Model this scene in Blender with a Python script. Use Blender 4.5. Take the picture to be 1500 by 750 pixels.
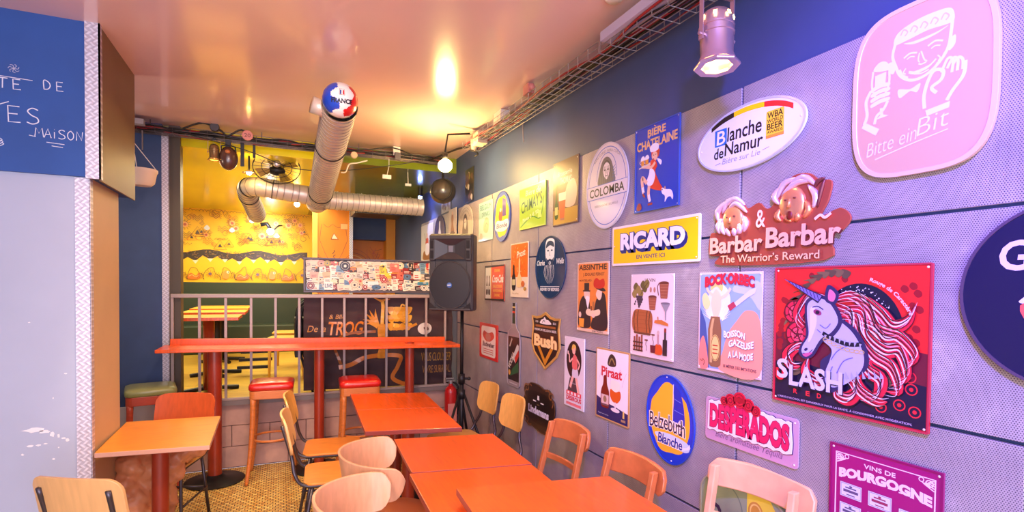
import bpy, bmesh, math, random
from mathutils import Vector, Matrix
from math import sin, cos, pi, radians as R_

random.seed(7)
for o in list(bpy.data.objects): bpy.data.objects.remove(o)
scene = bpy.context.scene
C = scene.collection

# ------------------------------------------------------------ camera
cam_data = bpy.data.cameras.new('camera'); cam = bpy.data.objects.new('camera', cam_data); C.objects.link(cam)
scene.camera = cam
YAW, PITCH, ROLL = 0.416402, -0.0222710, 0.00992210
f_ = Vector((sin(YAW)*cos(PITCH), cos(YAW)*cos(PITCH), sin(PITCH)))
r_ = Vector((cos(YAW), -sin(YAW), 0)); u_ = r_.cross(f_)
r2 = r_*cos(ROLL) + u_*sin(ROLL); u2 = r2.cross(f_)
cam.matrix_world = Matrix(((r2.x, u2.x, -f_.x, 0), (r2.y, u2.y, -f_.y, 0), (r2.z, u2.z, -f_.z, 1.6), (0, 0, 0, 1)))
cam_data.sensor_width = 36; cam_data.lens = 765.548/1500*36
cam_data.shift_y = (436.76-375)/1500
cam_data.clip_start = 0.02; cam_data.clip_end = 60

# ------------------------------------------------------------ world, light, exposure
world = bpy.data.worlds.new('world'); scene.world = world; world.use_nodes = True
world.node_tree.nodes['Background'].inputs[0].default_value = (0.80, 0.78, 0.95, 1)
world.node_tree.nodes['Background'].inputs[1].default_value = 0.75
scene.view_settings.view_transform = 'Standard'; scene.view_settings.look = 'None'
scene.view_settings.exposure = 0.85; scene.view_settings.gamma = 1
scene.view_settings.use_curve_mapping = False

def lamp(kind, loc, power, col, size=0.1, target=None, spot=60, blend=0.5, sy=None, spread=None):
    l = bpy.data.lights.new('lamp_light', kind); l.energy = power; l.color = col
    if kind == 'AREA':
        l.size = size
        if sy: l.shape = 'RECTANGLE'; l.size_y = sy
        if spread: l.spread = R_(spread)
    else: l.shadow_soft_size = size
    if kind == 'SPOT': l.spot_size = R_(spot); l.spot_blend = blend
    o = bpy.data.objects.new('lamp_light', l); C.objects.link(o); o.location = loc
    if target: o.rotation_euler = (Vector(target)-Vector(loc)).to_track_quat('-Z', 'Y').to_euler()
    return o
# daylight through the shop front behind the camera
lamp('AREA', (-0.6, -2.2, 1.5), 92, (0.90, 0.86, 1.0), 4.0, (-0.3, 3.5, 1.3), sy=2.4)
# violet stage lamp on the ceiling, aimed at the near part of the poster wall
lamp('SPOT', (0.35, 0.0, 2.75), 240, (0.20, 0.14, 1.0), 0.08, (1.63, 0.85, 1.6), spot=88, blend=0.8)
# warm stage lamps on the ceiling, aimed at the tables and the back of the bar
lamp('SPOT', (-0.6, 1.2, 2.75), 75, (1.0, 0.62, 0.38), 0.12, (0.75, 3.0, 0.6), spot=80, blend=0.9)
lamp('SPOT', (0.0, 2.2, 2.75), 60, (1.0, 0.64, 0.42), 0.12, (0.2, 5.0, 0.7), spot=95, blend=0.9)
# stage lamp on the poster wall top, and one on the floor left of the tables
lamp('SPOT', (0.25, 2.9, 2.78), 30, (1.0, 0.86, 0.66), 0.05, (1.63, 3.35, 2.2), spot=52, blend=0.6)
lamp('SPOT', (-0.45, 2.6, 2.84), 60, (1.0, 0.74, 0.40), 0.03, (-0.2, 4.1, 0.0), spot=48, blend=0.6)
# back room: one broad warm area light, added to fill out its few bulbs
lamp('AREA', (-0.5, 7.2, 2.70), 62, (1.0, 0.93, 0.58), 2.2, (-0.5, 7.2, 0), sy=2.6)
# far left recess
lamp('POINT', (-1.9, 4.3, 2.2), 10, (1.0, 0.8, 0.6), 0.2)

# ------------------------------------------------------------ materials
def lin(c):
    return tuple(((x/255)/12.92 if x/255 <= 0.04045 else ((x/255+0.055)/1.055)**2.4) for x in c)
MATS = {}
def mat(name, col, rough=0.5, metal=0.0, coat=0.0, emit=None, es=0, alpha=1, noise=None, bump=0, trans=0):
    """col is sRGB 0-255; noise = (scale, amount) darkens and lightens at random"""
    if name in MATS: return MATS[name]
    m = bpy.data.materials.new(name); m.use_nodes = True; nt = m.node_tree
    b = nt.nodes['Principled BSDF']; c = lin(col)
    b.inputs['Base Color'].default_value = (*c, 1); b.inputs['Roughness'].default_value = rough
    b.inputs['Metallic'].default_value = metal; b.inputs['Coat Weight'].default_value = coat
    b.inputs['Coat Roughness'].default_value = 0.1
    if trans: b.inputs['Transmission Weight'].default_value = trans
    if emit: b.inputs['Emission Color'].default_value = (*lin(emit), 1); b.inputs['Emission Strength'].default_value = es
    if alpha < 1: b.inputs['Alpha'].default_value = alpha
    if noise:
        tc = nt.nodes.new('ShaderNodeTexCoord'); n = nt.nodes.new('ShaderNodeTexNoise')
        n.inputs['Scale'].default_value = noise[0]; n.inputs['Detail'].default_value = 5
        mp = nt.nodes.new('ShaderNodeMapping')
        mp.inputs['Scale'].default_value = noise[2] if len(noise) > 2 else (1, 1, 1)
        nt.links.new(tc.outputs['Object'], mp.inputs[0]); nt.links.new(mp.outputs[0], n.inputs['Vector'])
        cr = nt.nodes.new('ShaderNodeValToRGB'); a = noise[1]
        cr.color_ramp.elements[0].position = 0.3; cr.color_ramp.elements[1].position = 0.7
        cr.color_ramp.elements[0].color = (*[x*(1-a) for x in c], 1)
        cr.color_ramp.elements[1].color = (*[min(1, x*(1+a)) for x in c], 1)
        nt.links.new(n.outputs['Fac'], cr.inputs[0]); nt.links.new(cr.outputs[0], b.inputs['Base Color'])
        if bump:
            bp = nt.nodes.new('ShaderNodeBump'); bp.inputs['Strength'].default_value = bump; bp.inputs['Distance'].default_value = 0.01
            nt.links.new(n.outputs['Fac'], bp.inputs['Height']); nt.links.new(bp.outputs[0], b.inputs['Normal'])
    MATS[name] = m; return m
def ink(c):
    return mat('ink_%02x%02x%02x' % tuple(int(x) for x in c), c, 0.35, coat=0.25)

def perforated():
    m = bpy.data.materials.new('perforated_sheet'); m.use_nodes = True; nt = m.node_tree; N = nt.nodes; L = nt.links
    b = N['Principled BSDF']; b.inputs['Roughness'].default_value = 0.42; b.inputs['Metallic'].default_value = 0.15
    tc = N.new('ShaderNodeTexCoord'); sep = N.new('ShaderNodeSeparateXYZ'); L.new(tc.outputs['Object'], sep.inputs[0])
    def grid(off):
        out = []
        for k, (ax, sc) in enumerate((('Y', 1/0.0060), ('Z', 1/0.0104))):
            a = N.new('ShaderNodeMath'); a.operation = 'MULTIPLY_ADD'; L.new(sep.outputs[ax], a.inputs[0]); a.inputs[1].default_value = sc; a.inputs[2].default_value = off+100
            f = N.new('ShaderNodeMath'); f.operation = 'FRACT'; L.new(a.outputs[0], f.inputs[0])
            s = N.new('ShaderNodeMath'); s.operation = 'SUBTRACT'; L.new(f.outputs[0], s.inputs[0]); s.inputs[1].default_value = 0.5
            q = N.new('ShaderNodeMath'); q.operation = 'MULTIPLY'; L.new(s.outputs[0], q.inputs[0]); q.inputs[1].default_value = 1/sc
            out.append(q)
        v = N.new('ShaderNodeCombineXYZ'); L.new(out[0].outputs[0], v.inputs[0]); L.new(out[1].outputs[0], v.inputs[1])
        ln = N.new('ShaderNodeVectorMath'); ln.operation = 'LENGTH'; L.new(v.outputs[0], ln.inputs[0]); return ln
    g1, g2 = grid(0), grid(0.5)
    mn = N.new('ShaderNodeMath'); mn.operation = 'MINIMUM'; L.new(g1.outputs['Value'], mn.inputs[0]); L.new(g2.outputs['Value'], mn.inputs[1])
    st = N.new('ShaderNodeMapRange'); L.new(mn.outputs[0], st.inputs[0])
    st.inputs[1].default_value = 0.0011; st.inputs[2].default_value = 0.0019; st.inputs[3].default_value = 1; st.inputs[4].default_value = 0
    n = N.new('ShaderNodeTexNoise'); n.inputs['Scale'].default_value = 4.5; n.inputs['Detail'].default_value = 8; n.inputs['Roughness'].default_value = .65
    L.new(tc.outputs['Object'], n.inputs['Vector'])
    cr = N.new('ShaderNodeValToRGB'); e = cr.color_ramp.elements
    e[0].position = 0.3; e[0].color = (*lin((160, 152, 160)), 1); e[1].position = 0.62; e[1].color = (*lin((184, 176, 182)), 1)
    e2 = cr.color_ramp.elements.new(0.74); e2.color = (*lin((208, 202, 206)), 1)
    L.new(n.outputs['Fac'], cr.inputs[0])
    mx = N.new('ShaderNodeMix'); mx.data_type = 'RGBA'; L.new(st.outputs[0], mx.inputs[0]); L.new(cr.outputs[0], mx.inputs[6])
    mx.inputs[7].default_value = (*lin((82, 72, 96)), 1); L.new(mx.outputs[2], b.inputs['Base Color'])
    bp = N.new('ShaderNodeBump'); bp.invert = True; bp.inputs['Strength'].default_value = 0.25; bp.inputs['Distance'].default_value = 0.002
    L.new(st.outputs[0], bp.inputs['Height']); L.new(bp.outputs[0], b.inputs['Normal'])
    return m
def mosaic():
    m = bpy.data.materials.new('mosaic_floor'); m.use_nodes = True; nt = m.node_tree; N = nt.nodes; L = nt.links
    b = N['Principled BSDF']; b.inputs['Roughness'].default_value = 0.35
    tc = N.new('ShaderNodeTexCoord'); br = N.new('ShaderNodeTexBrick'); L.new(tc.outputs['Object'], br.inputs['Vector'])
    br.inputs['Scale'].default_value = 1; br.inputs['Brick Width'].default_value = 0.036; br.inputs['Row Height'].default_value = 0.027
    br.inputs['Mortar Size'].default_value = 0.0032; br.inputs['Color1'].default_value = (*lin((255, 228, 140)), 1)
    br.inputs['Color2'].default_value = (*lin((222, 168, 78)), 1); br.inputs['Mortar'].default_value = (*lin((92, 62, 34)), 1)
    n = N.new('ShaderNodeTexNoise'); n.inputs['Scale'].default_value = 40; L.new(tc.outputs['Object'], n.inputs['Vector'])
    mx = N.new('ShaderNodeMix'); mx.data_type = 'RGBA'; mx.blend_type = 'OVERLAY'; mx.inputs[0].default_value = 0.6
    L.new(br.outputs['Color'], mx.inputs[6]); L.new(n.outputs['Fac'], mx.inputs[7]); L.new(mx.outputs[2], b.inputs['Base Color'])
    bp = N.new('ShaderNodeBump'); bp.invert = True; bp.inputs['Strength'].default_value = 0.4; bp.inputs['Distance'].default_value = 0.003
    L.new(br.outputs['Fac'], bp.inputs['Height']); L.new(bp.outputs[0], b.inputs['Normal'])
    return m
def checker_plate():
    m = bpy.data.materials.new('diamond_plate'); m.use_nodes = True; nt = m.node_tree; N = nt.nodes; L = nt.links
    b = N['Principled BSDF']; b.inputs['Metallic'].default_value = 0.35; b.inputs['Roughness'].default_value = 0.4
    tc = N.new('ShaderNodeTexCoord'); out = []
    for ang in (40, -40):
        mp = N.new('ShaderNodeMapping'); mp.inputs['Rotation'].default_value = (0, R_(ang), 0); L.new(tc.outputs['Object'], mp.inputs[0])
        br = N.new('ShaderNodeTexWave'); br.inputs['Scale'].default_value = 14; br.bands_direction = 'X'; L.new(mp.outputs[0], br.inputs[0]); out.append(br)
    sel = N.new('ShaderNodeTexWave'); sel.bands_direction = 'Z'; sel.inputs['Scale'].default_value = 9; L.new(tc.outputs['Object'], sel.inputs[0])
    mx = N.new('ShaderNodeMix'); mx.data_type = 'FLOAT'; gt = N.new('ShaderNodeMath'); gt.operation = 'GREATER_THAN'; gt.inputs[1].default_value = .5
    L.new(sel.outputs['Fac'], gt.inputs[0]); L.new(gt.outputs[0], mx.inputs[0]); L.new(out[0].outputs['Fac'], mx.inputs[2]); L.new(out[1].outputs['Fac'], mx.inputs[3])
    cr = N.new('ShaderNodeValToRGB'); cr.color_ramp.elements[0].position = .45; cr.color_ramp.elements[1].position = .9
    cr.color_ramp.elements[0].color = (*lin((186, 178, 192)), 1); cr.color_ramp.elements[1].color = (*lin((222, 216, 228)), 1)
    L.new(mx.outputs[0], cr.inputs[0]); L.new(cr.outputs[0], b.inputs['Base Color'])
    bp = N.new('ShaderNodeBump'); bp.inputs['Strength'].default_value = 0.25; bp.inputs['Distance'].default_value = 0.002
    L.new(mx.outputs[0], bp.inputs['Height']); L.new(bp.outputs[0], b.inputs['Normal'])
    return m
def butcher(name, c1, c2, rough=.3, along='X'):
    """solid staves glued side by side, with grain"""
    m = bpy.data.materials.new(name); m.use_nodes = True; nt = m.node_tree; N = nt.nodes; L = nt.links
    b = N['Principled BSDF']; b.inputs['Roughness'].default_value = rough; b.inputs['Coat Weight'].default_value = .2; b.inputs['Coat Roughness'].default_value = .2
    tc = N.new('ShaderNodeTexCoord'); mp = N.new('ShaderNodeMapping'); L.new(tc.outputs['Object'], mp.inputs[0])
    if along == 'Y': mp.inputs['Rotation'].default_value = (0, 0, R_(90))
    br = N.new('ShaderNodeTexBrick'); L.new(mp.outputs[0], br.inputs['Vector']); br.inputs['Scale'].default_value = 1; br.inputs['Brick Width'].default_value = .42; br.inputs['Row Height'].default_value = .052
    br.inputs['Mortar Size'].default_value = 0; br.inputs['Color1'].default_value = (*lin(c1), 1); br.inputs['Color2'].default_value = (*lin(c2), 1)
    n = N.new('ShaderNodeTexNoise'); m2 = N.new('ShaderNodeMapping'); m2.inputs['Scale'].default_value = (2.5, 34, 1); L.new(mp.outputs[0], m2.inputs[0]); L.new(m2.outputs[0], n.inputs['Vector']); n.inputs['Scale'].default_value = 2.2; n.inputs['Detail'].default_value = 6
    mx = N.new('ShaderNodeMix'); mx.data_type = 'RGBA'; mx.blend_type = 'OVERLAY'; mx.inputs[0].default_value = .8
    L.new(br.outputs['Color'], mx.inputs[6]); L.new(n.outputs['Fac'], mx.inputs[7]); L.new(mx.outputs[2], b.inputs['Base Color'])
    return m
PERF = perforated(); MOSAIC = mosaic(); DIAMOND = checker_plate()
CEIL = mat('ceiling_paint', (236, 198, 190), 0.20, coat=0.35, noise=(1.3, 0.04), bump=0.06)
CEILG = mat('green_ceiling_paint', (120, 134, 30), 0.25, coat=0.4, noise=(1.2, 0.06))
CEILY = mat('back_ceiling_paint', (226, 212, 8), 0.25, coat=0.4, noise=(1.2, 0.06))
NAVY = mat('navy_paint', (58, 76, 122), 0.5, noise=(3, 0.08))
BLUEB = mat('blue_chalkboard', (38, 82, 158), 0.6, noise=(4, 0.08))
BLUEW = mat('slate_blue_paint', (52, 76, 122), 0.6, noise=(5, 0.10))
GREYW = mat('grey_lilac_paint', (180, 188, 210), 0.6, noise=(2.2, 0.05))
TAN = mat('tan_board', (194, 164, 130), 0.5, noise=(3, 0.06))
BROWNB = mat('brown_board', (122, 92, 66), 0.45, noise=(3, 0.08))
OAKEDGE = mat('dark_jamb', (78, 68, 56), 0.5)
PLATE_T = mat('platform_tile', (196, 158, 150), 0.45, noise=(9, 0.12))
GROUT = mat('tile_grout', (116, 92, 92), 0.8)
DARK = mat('dark_void', (26, 24, 30), 0.8)
TABLE = butcher('orange_wood', (242, 112, 30), (212, 72, 12), .24, 'Y')
TABLE2 = butcher('honey_wood', (242, 156, 56), (226, 132, 36), .32, 'X')
EDGE = mat('dark_jamb', (78, 68, 56), 0.5)
PLATE_T = mat('platform_tile', (196, 158, 150), 0.45, noise=(9, 0.12))
GROUT = mat('tile_grout', (116, 92, 92), 0.8)
DARK = mat('dark_void', (26, 24, 30), 0.8)
TABLE = mat('orange_wood', (232, 90, 14), 0.32, coat=0.15, noise=(6, 0.16, (14, 1.6, 1)))
TABLE2 = mat('honey_wood', (236, 144, 36), 0.32, coat=0.25, noise=(6, 0.14, (1.5, 12, 1)))
EDGE = mat('table_edge', (150, 62, 58), 0.4)
EDGEL = mat('pale_edge', (206, 158, 140), 0.4)
POST = mat('red_post', (158, 52, 30), 0.35, coat=0.4, noise=(7, 0.12, (3, 3, .5)))
IRON = mat('black_iron', (28, 26, 30), 0.45, 0.3)
PLYY = mat('yellow_plywood', (226, 170, 88), 0.35, coat=0.3, noise=(6, 0.10, (10, 2, 2)))
PLYO = mat('orange_plywood', (230, 142, 62), 0.32, coat=0.3, noise=(6, 0.12, (10, 2, 2)))
PLYR = mat('red_plywood', (198, 84, 38), 0.35, coat=0.3, noise=(6, 0.12, (10, 2, 2)))
PLYP = mat('pale_plywood', (228, 178, 118), 0.4, coat=0.2, noise=(5, 0.08, (8, 2, 1)))
BEECH = mat('beech_wood', (216, 130, 70), 0.35, coat=0.3, noise=(7, 0.12, (2, 2, 9)))
BEECHR = mat('reddish_beech', (200, 112, 62), 0.32, coat=0.35, noise=(7, 0.12, (2, 9, 2)))
BEECHP = mat('pale_beech', (232, 176, 138), 0.38, coat=0.2, noise=(6, 0.10, (2, 9, 2)))
TUBE = mat('grey_tube', (84, 78, 86), 0.32, 0.7)
REDV = mat('red_vinyl', (206, 30, 26), 0.3, coat=0.4)
GREENV = mat('green_vinyl', (146, 152, 98), 0.35, coat=0.3)
BROWNV = mat('brown_vinyl', (184, 104, 56), 0.4, coat=0.2)
STOOLW = mat('stool_wood', (206, 118, 58), 0.38, coat=0.2, noise=(7, 0.12, (2, 2, 9)))
STOOLR = mat('red_stool_wood', (176, 66, 44), 0.38, coat=0.2, noise=(7, 0.12, (2, 2, 9)))
RAILM = mat('painted_rail', (168, 152, 150), 0.4, 0.1)
GALV = mat('galvanised_duct', (214, 202, 194), 0.38, 0.3, noise=(12, 0.10))
DSTEEL = mat('dark_wire', (96, 84, 84), 0.4, 0.6)
STEEL = mat('steel_wire', (176, 168, 168), 0.35, 0.8)
CABLEM = mat('black_cable', (24, 20, 22), 0.5)
CABLER = mat('red_cable', (150, 30, 36), 0.5)
SPKM = mat('speaker_plastic', (58, 54, 58), 0.5, noise=(120, 0.15), bump=.1)
SPKG = mat('speaker_grille', (42, 40, 44), 0.42, 0.3)
WHITEP = mat('white_plastic', (226, 220, 214), 0.4)
GOLD = mat('gold_paint', (212, 150, 44), 0.35, coat=.2, noise=(5, .06))
DGREEN = mat('dark_green_paint', (46, 58, 44), 0.5)
YMURAL = mat('mural_yellow', (246, 190, 24), 0.45, noise=(4, .05))
ORANGEB = mat('orange_board', (226, 132, 30), 0.45, noise=(5, .06))
PLANKF = mat('back_floor', (214, 176, 74), 0.4, noise=(3, 0.10, (1, 8, 1)))
LILAC = mat('chalk', (214, 214, 236), 0.9)

# ------------------------------------------------------------ mesh helpers
class MB:
    def __init__(s): s.v = []; s.f = []; s.m = []; s.mi = 0; s.T = Matrix.Identity(4)
    def add(s, vs, fs):
        o = len(s.v); s.v += [tuple(s.T @ Vector(v)) for v in vs]; s.f += [tuple(i+o for i in f) for f in fs]; s.m += [s.mi]*len(fs); return s
    def mat(s, i): s.mi = i; return s
    def box(s, a, b):
        x0, y0, z0 = a; x1, y1, z1 = b
        if x0 > x1: x0, x1 = x1, x0
        if y0 > y1: y0, y1 = y1, y0
        if z0 > z1: z0, z1 = z1, z0
        return s.add([(x0,y0,z0),(x1,y0,z0),(x1,y1,z0),(x0,y1,z0),(x0,y0,z1),(x1,y0,z1),(x1,y1,z1),(x0,y1,z1)],
                     [(0,3,2,1),(4,5,6,7),(0,1,5,4),(1,2,6,5),(2,3,7,6),(3,0,4,7)])
    def prism(s, pts, z0, z1, cap=True):
        n = len(pts)
        a = sum(pts[i][0]*pts[(i+1) % n][1]-pts[(i+1) % n][0]*pts[i][1] for i in range(n))
        if a < 0: pts = pts[::-1]
        vs = [(x, y, z0) for x, y in pts]+[(x, y, z1) for x, y in pts]
        fs = [(i, (i+1) % n, n+(i+1) % n, n+i) for i in range(n)]
        if cap: fs += [tuple(range(n-1, -1, -1)), tuple(range(n, 2*n))]
        return s.add(vs, fs)
    def tube(s, pts, r, n=10, closed=False, caps=True):
        pts = [Vector(p) for p in pts]; k = len(pts); rs = r if isinstance(r, (list, tuple)) else [r]*k
        vs = []; prev = None
        for i, p in enumerate(pts):
            if closed: t = pts[(i+1) % k]-pts[i-1]
            else: t = pts[min(i+1, k-1)]-pts[max(i-1, 0)]
            if t.length < 1e-9: t = Vector((0, 0, 1))
            t.normalize()
            if prev is None:
                a = Vector((0, 0, 1)) if abs(t.z) < 0.9 else Vector((1, 0, 0))
            else: a = prev
            x = (a-t*a.dot(t)).normalized(); prev = x; y = t.cross(x)
            vs += [tuple(p+x*cos(2*pi*j/n)*rs[i]+y*sin(2*pi*j/n)*rs[i]) for j in range(n)]
        fs = []
        for i in range(k if closed else k-1):
            a = i*n; b = ((i+1) % k)*n
            fs += [(a+j, a+(j+1) % n, b+(j+1) % n, b+j) for j in range(n)]
        if caps and not closed: fs += [tuple(range(n-1, -1, -1)), tuple((k-1)*n+j for j in range(n))]
        return s.add(vs, fs)
    def lathe(s, prof, n=24, c=(0, 0)):
        k = len(prof); vs = []; fs = []
        for r, z in prof: vs += [(c[0]+max(r, 1e-5)*cos(2*pi*j/n), c[1]+max(r, 1e-5)*sin(2*pi*j/n), z) for j in range(n)]
        for i in range(k-1): fs += [(i*n+j, i*n+(j+1) % n, (i+1)*n+(j+1) % n, (i+1)*n+j) for j in range(n)]
        return s.add(vs, fs)
    def ell(s, c, r, n=16, m=10):
        return s.add(*ellipsoid(c, r, n, m))
    def build(s, name, mats, parent=None, smooth=False, bevel=0, seg=2, loc=None):
        me = bpy.data.meshes.new(name); me.from_pydata(s.v, [], s.f)
        if not isinstance(mats, (list, tuple)): mats = [mats]
        for m in mats: me.materials.append(m)
        for p, i in zip(me.polygons, s.m): p.material_index = i; p.use_smooth = smooth
        me.update()
        o = bpy.data.objects.new(name, me); C.objects.link(o)
        if parent: o.parent = parent
        if loc: o.location = loc
        if bevel:
            b = o.modifiers.new('bevel', 'BEVEL'); b.width = bevel; b.segments = seg; b.limit_method = 'ANGLE'; b.angle_limit = R_(40)
        return o
def ellipsoid(c, r, n=16, m=10):
    vs = []; fs = []
    if not isinstance(r, (tuple, list)): r = (r, r, r)
    for i in range(m+1):
        t = pi*i/m
        for j in range(n):
            p = 2*pi*j/n; vs.append((c[0]+r[0]*max(sin(t), 1e-4)*cos(p), c[1]+r[1]*max(sin(t), 1e-4)*sin(p), c[2]-r[2]*cos(t)))
    for i in range(m): fs += [(i*n+j, i*n+(j+1) % n, (i+1)*n+(j+1) % n, (i+1)*n+j) for j in range(n)]
    return vs, fs
def smooth_angle(o, ang=40):
    for p in o.data.polygons: p.use_smooth = True
    try: o.data.set_sharp_from_angle(angle=R_(ang))
    except Exception: pass
    return o
def crom(P, n=6, closed=False):
    """Catmull-Rom through P"""
    P = [tuple(p) for p in P]; k = len(P); out = []; dim = len(P[0])
    rng = range(k) if closed else range(k-1)
    for i in rng:
        if closed: a, b, c, d = P[i-1], P[i], P[(i+1) % k], P[(i+2) % k]
        else: a, b, c, d = P[max(i-1, 0)], P[i], P[i+1], P[min(i+2, k-1)]
        for j in range(n):
            t = j/n
            out.append(tuple(0.5*((2*b[q])+(-a[q]+c[q])*t+(2*a[q]-5*b[q]+4*c[q]-d[q])*t*t+(-a[q]+3*b[q]-3*c[q]+d[q])*t**3) for q in range(dim)))
    if not closed: out.append(P[-1])
    return out
def rrect(x0, y0, x1, y1, r, n=5):
    out = []
    for cx, cy, a0 in ((x1-r, y1-r, 0), (x0+r, y1-r, 90), (x0+r, y0+r, 180), (x1-r, y0+r, 270)):
        for i in range(n+1):
            a = R_(a0+90*i/n); out.append((cx+r*cos(a), cy+r*sin(a)))
    return out
def oval(cx, cy, rx, ry, n=40, rot=0):
    c, s = cos(R_(rot)), sin(R_(rot))
    return [(cx+rx*cos(2*pi*i/n)*c-ry*sin(2*pi*i/n)*s, cy+rx*cos(2*pi*i/n)*s+ry*sin(2*pi*i/n)*c) for i in range(n)]
def tag(o, label=None, cat=None, group=None, kind=None):
    if label: o['label'] = label
    if cat: o['category'] = cat
    if group: o['group'] = group
    if kind: o['kind'] = kind
    return o
def thing(name, label, cat, loc=(0, 0, 0), rz=0, group=None):
    o = bpy.data.objects.new(name, None); C.objects.link(o); o.location = loc; o.rotation_euler = (0, 0, rz); o.empty_display_size = 0.05
    return tag(o, label, cat, group)
def struct(o): o['kind'] = 'structure'; return o
def copy_tree(o, parent=None):
    c = o.copy(); C.objects.link(c); c.parent = parent
    for ch in list(o.children): copy_tree(ch, c)
    return c
def place(proto, used, label, loc, rz, group=None):
    """first call moves the prototype itself, later calls copy it"""
    o = proto if not used.get(proto.name) else copy_tree(proto)
    used[proto.name] = True
    o.location = loc; o.rotation_euler = (0, 0, rz); o['label'] = label
    if group: o['group'] = group
    return o
used = {}

# ------------------------------------------------------------ flat print: shapes and lettering laid on a plate
_txt = {}
def text_mesh(s, bold=0.0):
    k = (s, bold)
    if k in _txt: return _txt[k]
    cu = bpy.data.curves.new('t', 'FONT'); cu.body = s; cu.resolution_u = 3; cu.offset = bold; cu.fill_mode = 'BOTH' if False else 'FRONT'
    ob = bpy.data.objects.new('t', cu); me = bpy.data.meshes.new_from_object(ob)
    vs = [(v.co.x, v.co.y) for v in me.vertices]; fs = [tuple(p.vertices) for p in me.polygons]
    bpy.data.objects.remove(ob); bpy.data.curves.remove(cu); bpy.data.meshes.remove(me)
    if not vs: vs = [(0, 0), (1, 0), (1, 1)]
    xs = [v[0] for v in vs]; ys = [v[1] for v in vs]; x0, x1, y0, y1 = min(xs), max(xs), min(ys), max(ys)
    vs = [((x-x0)/max(x1-x0, 1e-6), (y-y0)/max(y1-y0, 1e-6)) for x, y in vs]
    _txt[k] = (vs, fs); return _txt[k]
U = 0.01
class Art:
    """canvas in centimetres; z climbs a hair with each colour so that prints never coincide"""
    def __init__(s, z0): s.z = z0; s.A = {'artwork': [[], [], []], 'lettering': [[], [], []]}; s.cols = {'artwork': [], 'lettering': []}; s.last = None
    def _put(s, which, col, vs, fs):
        key = (which, col)
        s.z += 0.00008 if s.last != key else 0.000012; s.last = key
        if col not in s.cols[which]: s.cols[which].append(col)
        i = s.cols[which].index(col); V, F, M = s.A[which]; o = len(V)
        V += [(x*U, y*U, s.z) for x, y in vs]; F += [tuple(a+o for a in f) for f in fs]; M += [i]*len(fs)
    def lift(s): s.z += 0.00009
    def poly(s, col, pts, which='artwork'):
        n = len(pts); a = sum(pts[i][0]*pts[(i+1) % n][1]-pts[(i+1) % n][0]*pts[i][1] for i in range(n))
        if a < 0: pts = pts[::-1]
        s._put(which, col, pts, [tuple(range(n))]); return s
    def blob(s, col, pts, n=5): return s.poly(col, crom(pts, n, True))
    def oval(s, col, cx, cy, rx, ry=None, rot=0, n=36): return s.poly(col, oval(cx, cy, rx, ry or rx, n, rot))
    def rect(s, col, x0, y0, x1, y1, r=0): return s.poly(col, rrect(x0, y0, x1, y1, r) if r else [(x0, y0), (x1, y0), (x1, y1), (x0, y1)])
    def ring(s, col, cx, cy, rx, ry, w, n=48, a0=0, a1=360):
        pts = [(cx+rx*cos(R_(a0+(a1-a0)*i/n)), cy+ry*sin(R_(a0+(a1-a0)*i/n))) for i in range(n+1)]
        return s.stroke(col, pts, w, smooth=False)
    def stroke(s, col, pts, w, smooth=True, taper=False, which='artwork'):
        if smooth and len(pts) > 2: pts = crom(pts, 5)
        k = len(pts); vs = []; fs = []
        for i, p in enumerate(pts):
            a = pts[max(i-1, 0)]; b = pts[min(i+1, k-1)]; dx, dy = b[0]-a[0], b[1]-a[1]; l = math.hypot(dx, dy) or 1
            ww = w/2
            if taper == 'both': ww *= max(0.06, sin(pi*i/(k-1)))
            elif taper: ww *= max(0.06, 1-i/(k-1))
            nx, ny = -dy/l*ww, dx/l*ww; vs += [(p[0]+nx, p[1]+ny), (p[0]-nx, p[1]-ny)]
        fs = [(2*i, 2*i+1, 2*i+3, 2*i+2) for i in range(k-1)]
        s._put(which, col, vs, fs); return s
    def outline(s, col, pts, w): return s.stroke(col, list(pts)+[pts[0]], w, smooth=False)
    def text(s, col, t, x, y, w, h, bold=0.0, shear=0.0, warp=None, rot=0, sh=None):
        """fit the words in the box x,y,w,h (lower left corner), then shear, rotate about it, warp"""
        if sh: s.text(sh[0], t, x+sh[1], y+sh[2], w, h, bold, shear, warp, rot)
        vs, fs = text_mesh(t, bold); out = []; c, q = cos(R_(rot)), sin(R_(rot))
        for a, b in vs:
            px, py = a*w+shear*b*h, b*h; px, py = px*c-py*q, px*q+py*c; px += x; py += y
            if warp: px, py = warp(px, py)
            out.append((px, py))
        s._put('lettering', col, out, fs); return s
    def build(s, parent):
        for k in ('artwork', 'lettering'):
            V, F, M = s.A[k]
            if not V: continue
            me = bpy.data.meshes.new(k); me.from_pydata(V, [], F)
            for c in s.cols[k]: me.materials.append(ink(c))
            for p, i in zip(me.polygons, M): p.material_index = i
            o = bpy.data.objects.new(k, me); C.objects.link(o); o.parent = parent
DW = 1.630      # face of the poster wall
def wall_frame(o, y, z, x=DW, rot=0):
    """sign frame: local x runs towards the camera end of the wall (right in view), local y up, local z into the room"""
    M = Matrix(((0, 0, -1, x), (-1, 0, 0, y), (0, 1, 0, z), (0, 0, 0, 1)))
    o.matrix_world = M @ Matrix.Rotation(R_(rot), 4, 'Z')
def front_frame(o, x, y, z): o.matrix_world = Matrix(((1, 0, 0, x), (0, 0, -1, y), (0, 1, 0, z), (0, 0, 0, 1)))
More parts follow.
